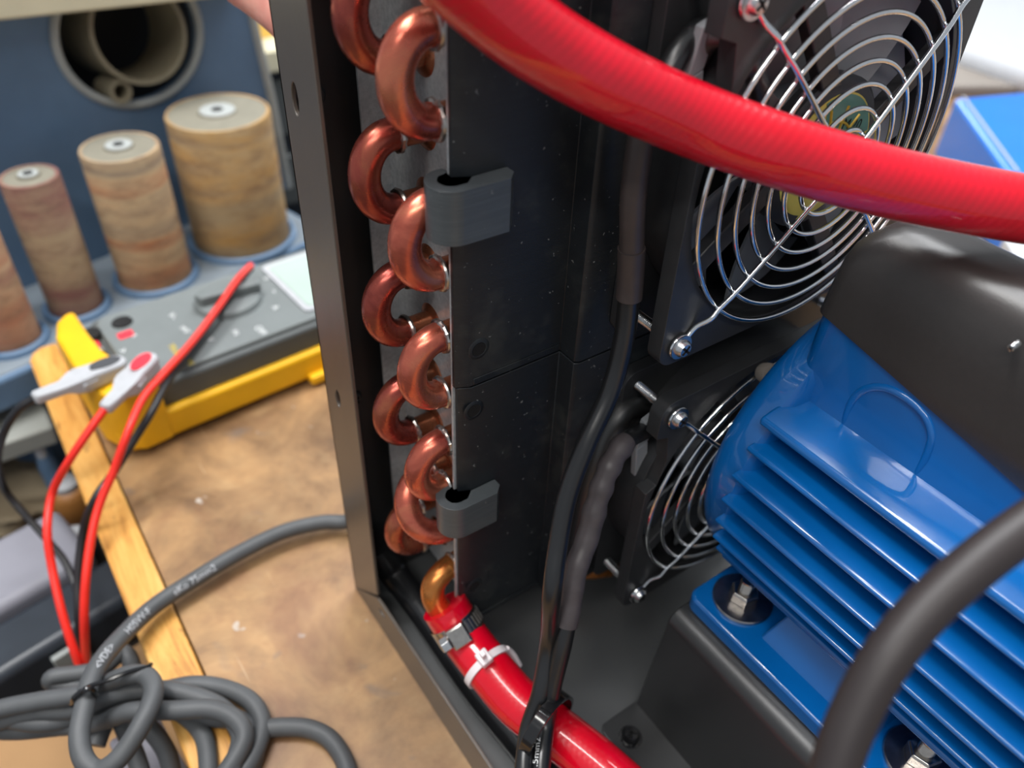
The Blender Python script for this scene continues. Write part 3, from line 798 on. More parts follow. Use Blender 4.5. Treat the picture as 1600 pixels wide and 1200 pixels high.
# ================================================================== MOTOR BRACKET
br = thing('motor_bracket', 'black folded steel bracket carrying the blue motor', 'bracket', (70, -90, ZF + 1))
ZT = -121.0
bm = bmesh.new()
pr = []
for x, s in ((1, 1),):
    pr = [(-7, ZF + 1.4), (0, -132)] + [(7 - 7 * math.cos(a), -128 + 7 * math.sin(a)) for a in [PI / 2 * k / 6 for k in range(7)]] + [(143, ZT)] + [(150, -128), (156, ZF + 1.4)]
prism(bm, pr, XZ, -260, -24)
link('channel', bm, M_['satin'], br, bev=0.6, angle=30)
bm = bmesh.new(); prism(bm, [(-27, -27), (-23, -23), (-5, -18), (-5, -70), (-14, -62), (-27, -44)], XY, ZF + 1.3, ZF + 3.2)
bm = bmesh.new(); prism(bm, [(-28, -26), (-25.5, -23.5), (-6, -23.5), (-6, -190), (-28, -190)], XY, ZF + 1.3, ZF + 3.4)
link('foot_tab', bm, M_['satin'], br, bev=0.5)
q = at(985, 1152, 2, ZF + 3.4)
socket_screw((q[0], q[1], ZF + 4.2), (0, 0, 1), 3.9, M_['tie_black'], br, washer=5.2, h=3.2)

# ================================================================== ELECTRIC MOTOR
AX, AZ = 74.0, -58.0
mo = thing('electric_motor', 'glossy blue finned electric motor bolted to the black bracket', 'motor', (AX, -90, ZT))
ax = lambda y: (AX, y, AZ)
bm = bmesh.new(); lathe(bm, (AX, 0, AZ), (0, -1, 0), [(0, 12), (44, 12), (56, 13), (60, 15), (61.8, 18), (62, 22), (62, 27.5), (59, 30), (42, 32), (42, 210), (0, 210)], 96)
link('housing', bm, M_['blue'], mo, angle=50)
# horizontal cooling fins, left side and right side
def fin(z, xt, side, y0=-26.5, y1=-205, th=2.3):
    bm = bmesh.new(); x_in = AX - side * 30; x_out = AX - side * xt
    pr = [(x_in, z - th * 0.9), (x_out + side * 1.6, z - th * .5), (x_out + side * .4, z - th * .35), (x_out, z), (x_out + side * .4, z + th * .35), (x_out + side * 1.6, z + th * .5), (x_in, z + th * 0.9)]
    prism(bm, pr, XZ, y1, y0)
    link('cooling_fin', bm, M_['blue'], mo, bev=0.7, seg=2)
for z, xt in ((-22, 56), (-33, 60), (-44, 64), (-55, 66), (-66, 66), (-76, 64.5), (-86, 60), (-95, 54), (-103, 47)):
    fin(z, xt, 1); fin(z, xt, -1)
# flat ledge the terminal box stands on
bm = bmesh.new(); prism(bm, [(AX - 57, -23.5), (AX - 56.5, -20.5), (AX - 50, -19), (AX + 50, -19), (AX + 56.5, -20.5), (AX + 57, -23.5)], XZ, -205, -26.0)
link('saddle', bm, M_['blue'], mo, bev=1.2, seg=3)
# feet
bm = bmesh.new(); prism(bm, rrect(8, 140, -128, -24, 5), XY, ZT + 0.2, ZT + 8); box(bm, 8.0, 140, -205, -120, ZT + 0.2, ZT + 6)
link('foot_plate', bm, M_['blue'], mo, bev=1.2)
bm = bmesh.new()
prism(bm, [(-54, ZT + 7), (-60, ZT + 30), (-98, ZT + 30), (-104, ZT + 7)], lambda u, v, w_: (w_ + (v - ZT - 7) * 0.62, u, v), 17, 40)
link('foot_gusset', bm, M_['blue'], mo, bev=1.0)
bm = bmesh.new(); prism(bm, [(36, ZT + 7), (44, -100), (60, -100), (60, ZT + 7)], XZ, -205, -26)
link('foot_web', bm, M_['blue'], mo, bev=1.0)
# terminal box: blue base with a rim that dips towards the near end, black domed cover
FP = rrect(37.2, 74, -165, -21.5, 5.5, 8)
rim_z = lambda y: 12 + (min(-30, y) + 30) * 0.215
def loft(bm, levels):
    rings = [[bm.verts.new(p) for p in lv] for lv in levels]; n = len(rings[0])
    for A_, B_ in zip(rings, rings[1:]):
        for k in range(n): bm.faces.new((A_[k], A_[(k + 1) % n], B_[(k + 1) % n], B_[k]))
    bm.faces.new(rings[0][::-1]); bm.faces.new(rings[-1])
def inset(fp, d):
    cx_, cy_ = 55.6, -93.2
    return [(cx_ + (x - cx_) * (1 - d / 18.4), cy_ + (y - cy_) * (1 - d / 71.8)) for x, y in fp]
bm = bmesh.new()
loft(bm, [[(x, y, -24) for x, y in inset(FP, -2.5)], [(x, y, -19) for x, y in inset(FP, -0.8)], [(x, y, -12) for x, y in inset(FP, 0)], [(x, y, rim_z(y)) for x, y in inset(FP, 0.5)]])
tbx = link('terminal_box', bm, M_['blue'], mo, angle=60)
arch = [at(a, b, 0, 37.6) for a, b in ((1318, 668), (1330, 630), (1352, 608), (1385, 606), (1420, 624), (1446, 650), (1456, 680), (1448, 712), (1432, 742))]
link('cable_entry_emboss', tb(spline(arch, 6), 1.3, 10), M_['blue'], tbx)
bm = bmesh.new(); lv = []
for h_, d_ in ((0, 0.6), (0.01, -0.6), (0.35, 0.2), (0.6, 1.0), (0.76, 2.4), (0.87, 4.6), (0.95, 7.5), (0.99, 11), (1.0, 14.5)):
    lv.append([(x, y, rim_z(y) + 0.3 + (44.5 - rim_z(y)) * h_) for x, y in inset(FP, d_)])
loft(bm, lv)
link('terminal_cover', bm, M_['termblack'], mo, angle=70)
socket_screw(at(1586, 540, 0, 37.6), (-1, 0, 0), 1.2, M_['zinc'], mo, 'cover_screw')
# foot bolts
for (px, py) in ((1160, 936), (1436, 1186)):
    q = at(px, py, 2, ZT + 8.5); x, y = q[0], q[1]; z = ZT + 8
    b = link('foot_bolt', lt((x, y, z + 1.6), (0, 0, 1), [(0, 0), (3.0, 0)] + [(3.0 - 0.25 * (k % 2), 5.5 + k * 0.45) for k in range(12)] + [(2.6, 11.2), (2.0, 11.2), (1.9, 10.4), (0, 10.4)], 28), M_['stain'], mo)
    link('washer', lt((x, y, z), (0, 0, 1), [(0, 0), (11.8, 0), (12, 0.4), (12, 1.2), (11.6, 1.7), (0, 1.7)], 48), M_['darkwasher'], b)
    link('hex_nut', lt((x, y, z + 1.6), (0, 0, 1), [(0, 0), (5.6, 0), (5.8, 0.4), (5.8, 4.6), (5.0, 5.4), (0, 5.4)], 6), M_['stain'], b, smooth=False, bev=0.25)
# thick cable in front
cable('motor_cable', 'thick matt black rubber cable curving in front of the blue motor', [dep(1760, 740, 158), dep(1680, 776, 156), dep(1600, 826, 154), dep(1520, 886, 152), dep(1445, 954, 151), dep(1385, 1028, 150), dep(1340, 1108, 150), dep(1308, 1190, 150), dep(1285, 1290, 150), dep(1270, 1400, 152)], 4.5, M_['thickcable'], sides=32)
# pad-like clear bumper beside the lower fan
bm = bmesh.new(); lathe(bm, at(1200, 584, 1, -6), (-0.3, -1, 0.5), [(0, -3), (3.6, -3), (4.2, 0), (3.8, 1.8), (2, 2.4), (0, 2.4)], 24)
tag(link('rubber_grommet', bm, M_['taupe']), 'small round grey brown grommet between the lower fan guard and the motor', 'grommet')

# ================================================================== GREY POWER CORD ON THE BENCH
RC = 4.1
zc = ZB + RC + 0.3
main = [(-54, 128, -172), at(541, 815, 2, zc + 4), at(500, 817, 2, zc + 4), at(440, 832, 2, zc + 5), at(370, 866, 2, zc + 5), at(300, 908, 2, zc + 5), at(240, 948, 2, zc + 6), at(195, 990, 2, zc + 10), at(160, 1030, 2, zc + 16), at(141, 1065, 2, zc + 18)]
hx = lambda x, y, h=0: at(x, y, 2, zc + h)
knot = [hx(133, 1100, 18), hx(124, 1150, 16), hx(132, 1188, 14), hx(156, 1204, 13), hx(188, 1182, 16), hx(222, 1130, 20), hx(240, 1082, 20), hx(228, 1056, 19), hx(196, 1056, 18), hx(160, 1072, 8), hx(120, 1086, 6), hx(60, 1096, 4), hx(0, 1108, 2), hx(-70, 1128, 0), hx(-120, 1150, -4), hx(-80, 1160, -10), hx(-10, 1130, -6), hx(60, 1112, -2), hx(120, 1108, -1), hx(190, 1082, 8), hx(255, 1078, 8), hx(310, 1090, 7), hx(350, 1110, 6), hx(376, 1148, 5), hx(364, 1196, 5), hx(340, 1240, 5)]
GP = main + knot
cord = link('mains_cable', tb(spline(GP, 8), RC, 20), M_['rubber'])
tag(cord, 'grey mains cable leaving the black case and looping over the bench edge', 'cable')
SG = spline(main, 8); Pg = [Vector(q) for q in SG]; cg = [0]
for a, b in zip(Pg, Pg[1:]): cg.append(cg[-1] + (b - a).length)
def cord_text(px, py, txt, size):
    tgt = min(range(len(Pg)), key=lambda i: abs((RR @ (np.array(Pg[i]) - CP))[0] / (RR @ (np.array(Pg[i]) - CP))[2] * FPX + 800 - px))
    s0 = cg[tgt]; a0 = ang_to_cam(SG, s0)
    return text_bm(txt, size, on_tube(SG, RC, s0, a0 - 0.4, -1))
link('cord_lettering', cord_text(148, 1050, '<VDE>', 4.4), M_['clipgrey'], cord, smooth=False)
link('cord_lettering', cord_text(192, 990, 'H05VV-F', 4.6), M_['clipgrey'], cord, smooth=False)
link('cord_lettering', cord_text(270, 932, 'eKo 75mm2', 4.6), M_['clipgrey'], cord, smooth=False)
K = [
 ([(-90, 1116, -6), (0, 1122, -6), (60, 1130, -6), (110, 1122, -7), (160, 1104, -4), (220, 1098, 2), (262, 1106, 2), (300, 1112, 2), (340, 1122, 1), (376, 1126, 0), (398, 1150, -1), (396, 1190, -2), (370, 1240, -3)], ),
 ([(-60, 1136, -12), (20, 1142, -14), (90, 1136, -13), (150, 1130, -6), (205, 1112, 8), (270, 1110, 10), (330, 1108, 10), (368, 1124, 9), (382, 1152, 8), (366, 1188, 6), (340, 1225, 6)], ),
 ([(240, 1082, 2), (300, 1070, 2), (352, 1076, 2), (392, 1096, 2), (410, 1130, 1), (400, 1172, 1), (376, 1215, 1)], ),
 ([(250, 1100, 0), (290, 1118, -2), (318, 1150, -2), (326, 1200, -2), (324, 1260, -2)], ),
 ([(404, 1140, 0), (440, 1136, 0), (480, 1138, 0), (512, 1152, 0), (534, 1180, 0), (546, 1215, 0), (550, 1270, 0)], ),
 ([(150, 1078, -9), (110, 1072, -9), (84, 1068, -7), (84, 1058, -4), (130, 1052, -6), (160, 1044, -8), (190, 1020, -10), (205, 1035, -12), (206, 1068, -12)], ),
 ([(150, 1165, -14), (162, 1135, -12), (180, 1110, -10), (195, 1140, -14), (215, 1190, -20), (232, 1250, -30)], ),
 ([(215, 1120, -6), (240, 1145, -10), (262, 1180, -18), (275, 1240, -30)], ),
]
Ks = []
for k_, (pp,) in enumerate(K):
    lab = ['flat grey run at the left of the bundle', None, None, None, 'grey tail running off along the bench', None, None, None][k_]
    o = link('cord_turn', tb(spline([hx(*q) for q in pp], 8), RC - 0.1, 18), M_['rubber'], cord)
# twist tie round the bundle
bm = bmesh.new(); q0 = hx(139, 1078, 19)
tube(bm, spline([hx(112, 1100, 16), hx(117, 1088, 23), hx(138, 1073, 25), hx(165, 1064, 24), hx(200, 1050, 24), hx(230, 1042, 22), hx(236, 1038, 20)], 8), 1.0, 8)
tube(bm, spline([hx(113, 1102, 16), hx(118, 1090, 12), hx(128, 1080, 24), hx(142, 1076, 25), hx(150, 1088, 18)], 8), 1.2, 8)
tag(link('wire_tie', bm, M_['tie_black']), 'black wire tie twisted round the grey cord bundle', 'wire tie')

# ================================================================== MULTIMETER
ang = math.radians(4.0)
mo0 = (-153.0, 257.0)
mm = thing('multimeter', 'grey multimeter in a yellow holster lying on the bench corner', 'multimeter', (-60, 285, ZB))
def MT(u, v, z): # u along the meter, v across
    c, s = math.cos(ang), math.sin(ang); return (mo0[0] + u * c - v * s, mo0[1] + u * s + v * c, z)
ML, MW = 190.0, 96.0
bm = bmesh.new(); prism(bm, rrect(0, ML, 0, MW, 10), MT, ZB + 4, ZB + 17)
box(bm, 0, 0.01, 0, 0.01, 0, 0.01) if False else None
link('holster', bm, M_['yellow'], mm, bev=3, seg=4)
bm = bmesh.new()
prism(bm, [(-4, 20), (-4, 76), (1, 92), (8, 98), (13, 98), (13, 70), (14, 50), (20, 22), (30, -1), (12, -2), (2, 5)], MT, ZB + 4, ZB + 47)
link('holster_end', bm, M_['yellow'], mm, bev=4.5, seg=5)
bm = bmesh.new(); prism(bm, [(12, 0), (12, 8), (ML, 8), (ML, 0)], MT, ZB + 12, ZB + 24); 
link('holster_rail', bm, M_['yellow'], mm, bev=2.5, seg=3)
for u in (118, 150):
    bm = bmesh.new(); prism(bm, rrect(u, u + 24, -6, 4, 2), MT, ZB + 3, ZB + 9); link('holster_lug', bm, M_['yellow'], mm, bev=1)
bm = bmesh.new(); prism(bm, rrect(16, ML - 2, 5, MW - 4, 9), MT, ZB + 12, ZB + 40); link('body', bm, M_['meterdark'], mm, bev=2.5, seg=3)
ZM = ZB + 43
bm = bmesh.new(); prism(bm, rrect(20, ML - 3, 9, MW - 8, 9), MT, ZB + 38, ZM); link('face', bm, M_['metergrey'], mm, bev=1.5)
def mpx(x, y, z):  # local (u,v) on the meter under a point of the picture
    X, Y, _ = at(x, y, 2, z); dx, dy = X - mo0[0], Y - mo0[1]; c, s = math.cos(ang), math.sin(ang); return (dx * c + dy * s, -dx * s + dy * c)
du, dv = mpx(357, 470, ZM)
bm = bmesh.new(); lathe(bm, MT(du, dv, ZM), (0, 0, 1), [(0, 0), (22, 0), (20.5, 3.5), (18, 4.5), (0, 4.5)], 40)
dial = link('dial', bm, M_['metergrey'], mm)
bm = bmesh.new(); prism(bm, [(du - 20, dv + 3), (du - 18, dv - 4), (du + 20, dv - 9), (du + 21, dv - 2)], MT, ZM + 4, ZM + 11); link('grip', bm, M_['metergrey'], dial, bev=1.2)
bm = bmesh.new(); prism(bm, rrect(du + 34, ML - 8, 16, MW - 14, 4), MT, ZM, ZM + 1.2); link('display_bezel', bm, M_['clipgrey'], mm)
bm = bmesh.new(); prism(bm, rrect(du + 38, ML - 14, 20, MW - 18, 3), MT, ZM + 1, ZM + 1.6); link('display', bm, M_['lcd'], mm)
for x, y in ((141, 522), (191, 504), (166, 580)):
    u, v = mpx(x, y, ZM); link('jack', lt(MT(u, v, ZM), (0, 0, 1), [(0, 0.2), (3.8, 0.2), (5, 1.0), (6, 0.9), (6.4, 0)], 24), M_['hole'], mm)
def sym(x, y, txt, size, m, rot=0.0):
    u0, v0 = mpx(x, y, ZM)
    c, s = math.cos(rot), math.sin(rot)
    link('symbol', text_bm(txt, size, lambda a, b: MT(u0 + a * c - b * s, v0 + a * s + b * c, ZM + 0.25)), m, mm, smooth=False)
R90 = PI / 2 + PI
for x, y, tt_, sz in ((262, 492, 'V~', 6), (281, 512, 'mV', 6), (322, 530, 'V', 6), (362, 518, 'Hz', 5), (397, 512, 'OFF', 6), (410, 435, 'V', 6), (422, 455, '~', 7), (424, 480, 'A', 6), (152, 545, 'V', 5), (204, 524, 'A', 5), (150, 562, '10A', 5), (184, 548, '>', 7)):
    sym(x, y, tt_, sz, M_['white'], R90)
sym(262, 540, 'TRUE', 5, M_['yellowprint'], R90); sym(286, 560, 'RMS', 5, M_['yellowprint'], R90)
for x, y in ((141, 538), (194, 520)):
    u, v = mpx(x, y, ZM); bm = bmesh.new(); prism(bm, rrect(u - 4.5, u + 4.5, v - 6, v + 1, 1), MT, ZM, ZM + 0.3); link('jack_mark', bm, M_['clipred'], mm, smooth=False)

# ================================================================== TEST CLIPS AND LEADS
def probe(label, a, b, pad, leadpts, leadm, padname, leadlabel):
    """grey hook clip from tail a to head b, lead leaves at the tail"""
    a = Vector(a); b = Vector(b); d = (b - a); L = d.length; d.normalize(); up = Vector((0, 0, 1)); side = d.cross(up).normalized(); up = side.cross(d)
    t = thing('test_clip', label, 'test clip', tuple(a), 'test clips on the meter')
    R3 = Matrix((d, side, up)).transposed().to_4x4(); R3.translation = a
    bm = bmesh.new()
    prof = [(0, 3.4), (L * .3, 4.3), (L * .42, 6.4), (L * .5, 7.2), (L * .62, 6.4), (L * .9, 6.2), (L * .98, 4.6), (L, 2.0)]
    pr = [(x, y) for x, y in prof] + [(x, -y) for x, y in reversed(prof)]
    prism(bm, pr, lambda u, v, w_: tuple(R3 @ Vector((u, v, w_ * (0.65 if u < L * .35 else 1)))), -5.2, 5.2)
    body = link('body', bm, M_['clipgrey'], t, bev=2.2, seg=4)
    bm = bmesh.new(); prism(bm, circ(L * .78, 0, L * .17, 4.3, 28), lambda u, v, w_: tuple(R3 @ Vector((u, v, w_))), 4.6, 6.0)
    link('pad', bm, pad, t, bev=0.4)['label'] = padname
    bm = bmesh.new()
    for s in (-1, 1): prism(bm, [(L * .45, s * 5.6), (L * .62, s * 5.2), (L * .62, s * 6.9), (L * .45, s * 7.9)], lambda u, v, w_: tuple(R3 @ Vector((u, v, w_))), -1.6, 1.6)
    link('side_rib', bm, M_['clipgrey'], t, bev=0.4)
    link('lead', tb(spline(leadpts, 10), 2.2, 14), leadm, t)['label'] = leadlabel
    return t
zt_ = ZM + 7
tA, hA = at(52, 623, 2, zt_ + 8), at(196, 568, 2, zt_)
probe('light grey test clip with a dark oval pad, lying left on the meter', tA, hA, M_['clipdark'],
      [tA, at(28, 640, 2, zt_ + 3), at(6, 676, 2, zt_ - 12), at(-4, 720, 2, zt_ - 40), at(8, 765, 2, -212), at(40, 805, 2, -228), at(75, 845, 2, -240), at(105, 885, 2, -250), at(128, 960, 2, -260), at(135, 1080, 2, -268)], M_['blacklead'], 'dark grey pad', 'black lead')
tB, hB = at(163, 640, 2, zt_ + 4), at(240, 560, 2, zt_ + 3)
probe('light grey test clip with a red oval pad, lying across the meter', tB, hB, M_['clipred'],
      [tB, at(140, 672, 2, zt_ - 2), at(108, 720, 2, zt_ - 14), at(82, 770, 2, -175), at(74, 830, 2, -185), at(82, 890, 2, -200), at(98, 960, 2, -215), at(120, 1028, 2, -235), at(150, 1100, 2, -270)], M_['redlead'], 'red pad', 'red lead')
def lead(label, pts, m):
    return tag(link('test_lead', tb(spline(pts, 10), 2.2, 14), m), label, 'test lead', 'loose leads over the meter')
lead('red test lead lying across the meter dial and hanging past the bench edge', [at(392, 415, 2, ZM + 12), at(372, 436, 2, ZM + 15), at(340, 482, 2, ZM + 14), at(300, 535, 2, ZM + 12), at(255, 585, 2, ZM + 12), at(222, 625, 2, ZM + 12), at(200, 675, 2, ZM + 8), at(178, 735, 2, -155), at(155, 790, 2, -168), at(141, 850, 2, -180), at(133, 920, 2, -195), at(132, 985, 2, -215), at(136, 1050, 2, -250)], M_['redlead'])
lead('black test lead running beside the red one across the meter', [at(392, 420, 2, ZM + 8), at(352, 468, 2, ZM + 8), at(300, 545, 2, ZM + 4), at(262, 596, 2, ZM + 6), at(236, 645, 2, ZM + 4), at(208, 690, 2, ZM - 6), at(180, 735, 2, -164), at(148, 780, 2, -170), at(130, 830, 2, -190), at(122, 900, 2, -208), at(123, 970, 2, -225), at(130, 1045, 2, -255)], M_['blacklead'])

# ================================================================== SPINDLE SANDER
ya = math.atan2(34, 141); so = (2.0, 486.0); ZS = -200.0
def SN(u, v, z):
    c, s = math.cos(ya), math.sin(ya); return (so[0] + u * c - v * s, so[1] + u * s + v * c, z)
sn = thing('spindle_sander', 'blue spindle sander body with drum tray standing behind the bench corner', 'sander', SN(-120, 20, -420))
bm = bmesh.new(); prism(bm, rrect(-400, 58, -44, 60, 12), SN, ZS - 26, ZS); link('drum_tray', bm, M_['sander'], sn, bev=4, seg=4)
bm = bmesh.new(); prism(bm, rrect(-396, 54, -41, 58, 10), SN, ZS - 1, ZS + 0.4); link('tray_mat', bm, M_['sandertray'], sn)
bm = bmesh.new(); prism(bm, [(-396, 70), (-200, 70), (-200, 4), (54, 4), (54, 110), (-396, 110)], SN, -1078, ZS - 22); link('base_casting', bm, M_['sander'], sn, bev=3)
def snpx(x, y, v):
    """height and run along the sander's back wall (local v) under a point of the picture"""
    c, s = math.cos(ya), math.sin(ya); n = np.array([-s, c, 0]); o0 = np.array([so[0], so[1], 0]) + n * v
    dd = _ray(x, y); t = np.dot(o0 - CP, n) / np.dot(dd, n); q = CP + dd * t
    return ((q[0] - so[0]) * c + (q[1] - so[1]) * s, q[2])
V0 = 52
hu, hz = snpx(205, 55, V0); he = snpx(205, 165, V0)[1]
HR = abs(hz - he) * 0.98
ue1, ze1 = snpx(385, 0, V0); ue2, ze2 = snpx(462, 380, V0)
outer = [(-400, ZS - 2), (ue2, ZS - 2), (ue1 + 2, ze1), (ue1 + 0, 20), (-400, 20)]
bm = bmesh.new(); sheet(bm, outer, [circ(hu, hz, HR * 1.12, HR, 48)], lambda u, v, w_: SN(u, V0 + w_, v), 7)
link('side_wall', bm, M_['sander'], sn, smooth=False)
bm = bmesh.new(); tube(bm, [SN(ue2 + 2, V0 + 2, ZS - 2), SN((ue1 + ue2) / 2 + 4, V0 + 2, (ze1 + ZS) / 2), SN(ue1 + 2, V0 + 2, ze1), SN(ue1, V0 + 2, 30)], 4.5, 12); link('rim', bm, M_['sandertrim'], sn)
bm = bmesh.new(); tube(bm, [SN(hu + HR * 1.15 * math.cos(a), V0 - 0.5, hz + HR * 1.04 * math.sin(a)) for a in [2 * PI * k / 64 for k in range(64)]], 3.2, 10, closed=True); link('opening_rim', bm, M_['sandertrim'], sn)
bm = bmesh.new(); prism(bm, [(-400, V0 + 50), (ue1, V0 + 50), (ue1, V0 + 56), (-400, V0 + 56)], SN, ZS, 20); link('inner_wall', bm, M_['hole'], sn, smooth=False)  # wall painted black to stand for the shade inside the opening
# cream table plate above
tu0, tz0 = snpx(0, 33, 30); tu1, tz1 = snpx(310, 0, 30)
bm = bmesh.new(); prism(bm, [(-420, 30), (60, 30), (60, 200), (-420, 200)], lambda u, v, w_: SN(u, v, w_ + tz0 + (tz1 - tz0) * (u - tu0) / (tu1 - tu0)), 0, 16); link('table_plate', bm, M_['cream'], sn, smooth=False, bev=2)
# insert rings lying in the opening
def ring(px, py, r, wall, v0, v1, label):
    u, z = snpx(px, py, V0); c = Vector(SN(u, v0, z)); d = Vector(SN(u, v1, z)) - c; L = d.length; d = (d.normalized() + Vector((0, 0, -0.12))).normalized()
    bm = bmesh.new(); lathe(bm, c, d, [(r - wall, 0), (r, 0), (r, L), (r - wall, L), (r - wall, 0)], 56)
    tag(link('insert_ring', bm, M_['insert'], origin=tuple(c)), label, 'ring', 'rings stored in the sander opening')
hu2, hz2 = snpx(210, 50, V0); er = abs(snpx(210, 133, V0)[1] - hz2)
ring(212, 48, er, 3.2, V0 - 6, V0 + 46, 'large beige tube ring stored in the sander opening')
ring(183, 140, 8.5, 3.2, V0 - 6, V0 + 20, 'tiny beige ring beneath the large tube ring')
# drums
dr = [((380, 372), 39.0, 110, [srgb(84, 68, 58), srgb(118, 98, 78), srgb(176, 136, 78), srgb(152, 132, 100), srgb(98, 80, 68)], 1.0, 'widest golden sanding drum, rightmost in the tray'),
      ((245, 432), 27.0, 108, [srgb(112, 70, 56), srgb(176, 124, 88), srgb(184, 156, 120), srgb(118, 104, 94), srgb(178, 116, 82)], 2.3, 'medium peach and grey sanding drum, second from the right'),
      ((122, 480), 18.6, 106, [srgb(92, 50, 52), srgb(118, 70, 70), srgb(134, 104, 90), srgb(160, 140, 112)], 3.7, 'narrow purple brown sanding drum, third from the right'),
      ((24, 533), 17.5, 104, [srgb(120, 66, 60), srgb(170, 118, 92), srgb(186, 152, 122), srgb(140, 88, 80)], 4.9, 'reddish sanding drum cut off by the left edge of the view')]
for (b, R, H, cols, sd_, lab) in dr:
    q = at(*b, 2, ZS); c = (q[0], q[1], ZS)
    t = thing('sanding_drum', lab, 'sanding drum', c, 'sanding drums in the sander tray')
    m = m_drum('abrasive sleeve', cols, sd_)
    link('sleeve', lt(c, (0, 0, 1), [(0, 0.2), (R - 1.5, 0.2), (R, 1), (R, H - 1.2), (R - 0.6, H), (R - 2.6, H), (R - 2.6, H - 2), (0, H - 2)], 64), m, t, origin=c)
    link('rubber_core', lt(c, (0, 0, 1), [(0, H - 1.0), (3, H - 1.0)] + [(R * 0.16 if R > 20 else 4.0, H - 1.0), (R * 0.17 if R > 20 else 4.2, H + 1.5), (R * 0.36 if R > 20 else 7, H + 1.5), (R * 0.38 if R > 20 else 7.4, H), (R - 2.8, H - 0.4), (R - 2.8, H - 1.6), (0, H - 1.6)], 48), M_['drumtop'], t)
    link('hub_washer', lt(c, (0, 0, 1), [(0, H + 2.0), (R * 0.33, H + 2.0), (R * 0.36, H + 0.5), (0, H + 0.5)], 40), M_['sandertrim'], t)
    link('bore', lt(c, (0, 0, 1), [(0, H + 2.2), (R * 0.06 + 2.2, H + 2.2), (R * 0.06 + 2.2, H + 1.2), (0, H + 1.2)], 24), M_['hole'], t)
    # the socket in the tray
    bm = bmesh.new(); lathe(bm, c, (0, 0, 1), [(R + 1.2, 0), (R + 1.2, 4.5), (R + 3.2, 5.2), (R + 5.0, 4), (R + 6, 0)], 56); link('drum_socket', bm, M_['sander'], sn)

# ================================================================== LEDGE, LOWER SHELF AND WHAT LIES ON IT
q = SN(-120, -75, 0)
bm = bmesh.new(); prism(bm, [(-520, 372), (-184, 374), (-184, 428), (-520, 446)], XY, -254, -238)
tag(link('steel_ledge', bm, M_['ledge'], bev=2), 'grey ledge below the sander tray at the left of the bench', 'ledge')
sh = link('shelf_board', bx(-900, -120, -500, 434, -346, -330), M_['darkshelf'], smooth=False)
tag(sh, 'dark cluttered shelf below the bench edge on the left', 'shelf')
def rbox(name, label, cat, cx, cy, cz, sx, sy, sz, rz, m, bev=2, parent=None):
    R3 = Matrix.Translation((cx, cy, cz)) @ Matrix.Rotation(rz, 4, 'Z'); bm = bmesh.new(); box(bm, -sx / 2, sx / 2, -sy / 2, sy / 2, 0, sz, R3)
    o = link(name, bm, m, parent, bev=bev, seg=3)
    if label: tag(o, label, cat)
    return o
ZH = -330
q = at(40, 892, 2, ZH + 50)
b = rbox('storage_bin', 'grey plastic bin under the hanging red leads', 'bin', q[0] - 30, q[1] + 6, ZH, 130, 58, 50, 0.20, M_['bin'], 6)
q = at(60, 975, 2, ZH + 42)
c_ = rbox('tool_case', 'scuffed dark case in front of the grey bin', 'case', q[0] - 10, q[1] - 2, ZH, 230, 40, 42, 0.20, M_['darkcase'], 6)
rbox('latch', None, None, q[0] + 10, q[1] - 23, ZH + 16, 20, 4, 20, 0.20, M_['sandertrim'], 1, c_)
q = at(110, 1170, 2, ZH + 36)
cbx = rbox('cardboard_box', 'brown cardboard box under the cord bundle', 'box', q[0] - 30, q[1] - 22, ZH, 250, 110, 36, 0.16, M_['cardboard'], 1.5)
rbox('tape_strip', None, None, q[0] - 96, q[1] - 22, ZH + 35.7, 22, 109, 0.8, 0.16, M_['tape'], 0.2, cbx)
q = at(248, 1165, 2, -225)
gp = rbox('grey_panel', 'pale grey panel edge below the bench edging', 'panel', q[0] - 6, q[1], ZH, 24, 46, 96, 0.1, M_['bin'], 2)
# rag and small clutter at the back of the shelf
q = at(22, 770, 2, ZH + 22); bm = bmesh.new()
bmesh.ops.create_icosphere(bm, subdivisions=4, radius=1)
for v in bm.verts:
    n = v.co.normalized(); k_ = 1 + 0.16 * math.sin(5 * n.x + 3 * n.y) + 0.1 * math.sin(9 * n.z + 7 * n.x)
    v.co = Vector((q[0] + n.x * 36 * k_, q[1] + n.y * 30 * k_, ZH + 20 + n.z * 19 * k_))
tag(link('rag', bm, M_['rag']), 'crumpled beige rag behind the black lead', 'rag')
for (px, py, r, h, m, nm, lab) in ((66, 712, 6, 62, 'sander', 'screwdriver', 'blue handled screwdriver standing below the grey ledge'), (104, 760, 15, 36, 'tape', 'oil_can', 'brown can in the shadow beneath the bench edge'), (118, 842, 13, 34, 'darkcase', 'tin', 'dark tin beside the grey bin')):
    q = at(px, py, 2, ZH + h); c = (q[0], q[1], ZH)
    t = thing(nm, lab, 'tool' if nm == 'screwdriver' else 'can', c)
    link('body', lt(c, (0, 0, 1), [(0, 0), (r * .9, 0), (r, h * 0.06), (r, h * .86), (r * .8, h * .97), (r * .7, h), (0, h)], 28), M_[m], t)
    link('cap', lt((c[0], c[1], h + ZH), (0, 0, 1), [(0, -1), (r * .6, -1), (r * .62, 5), (r * .4, 8), (0, 8)], 20), M_['clipgrey'], t)

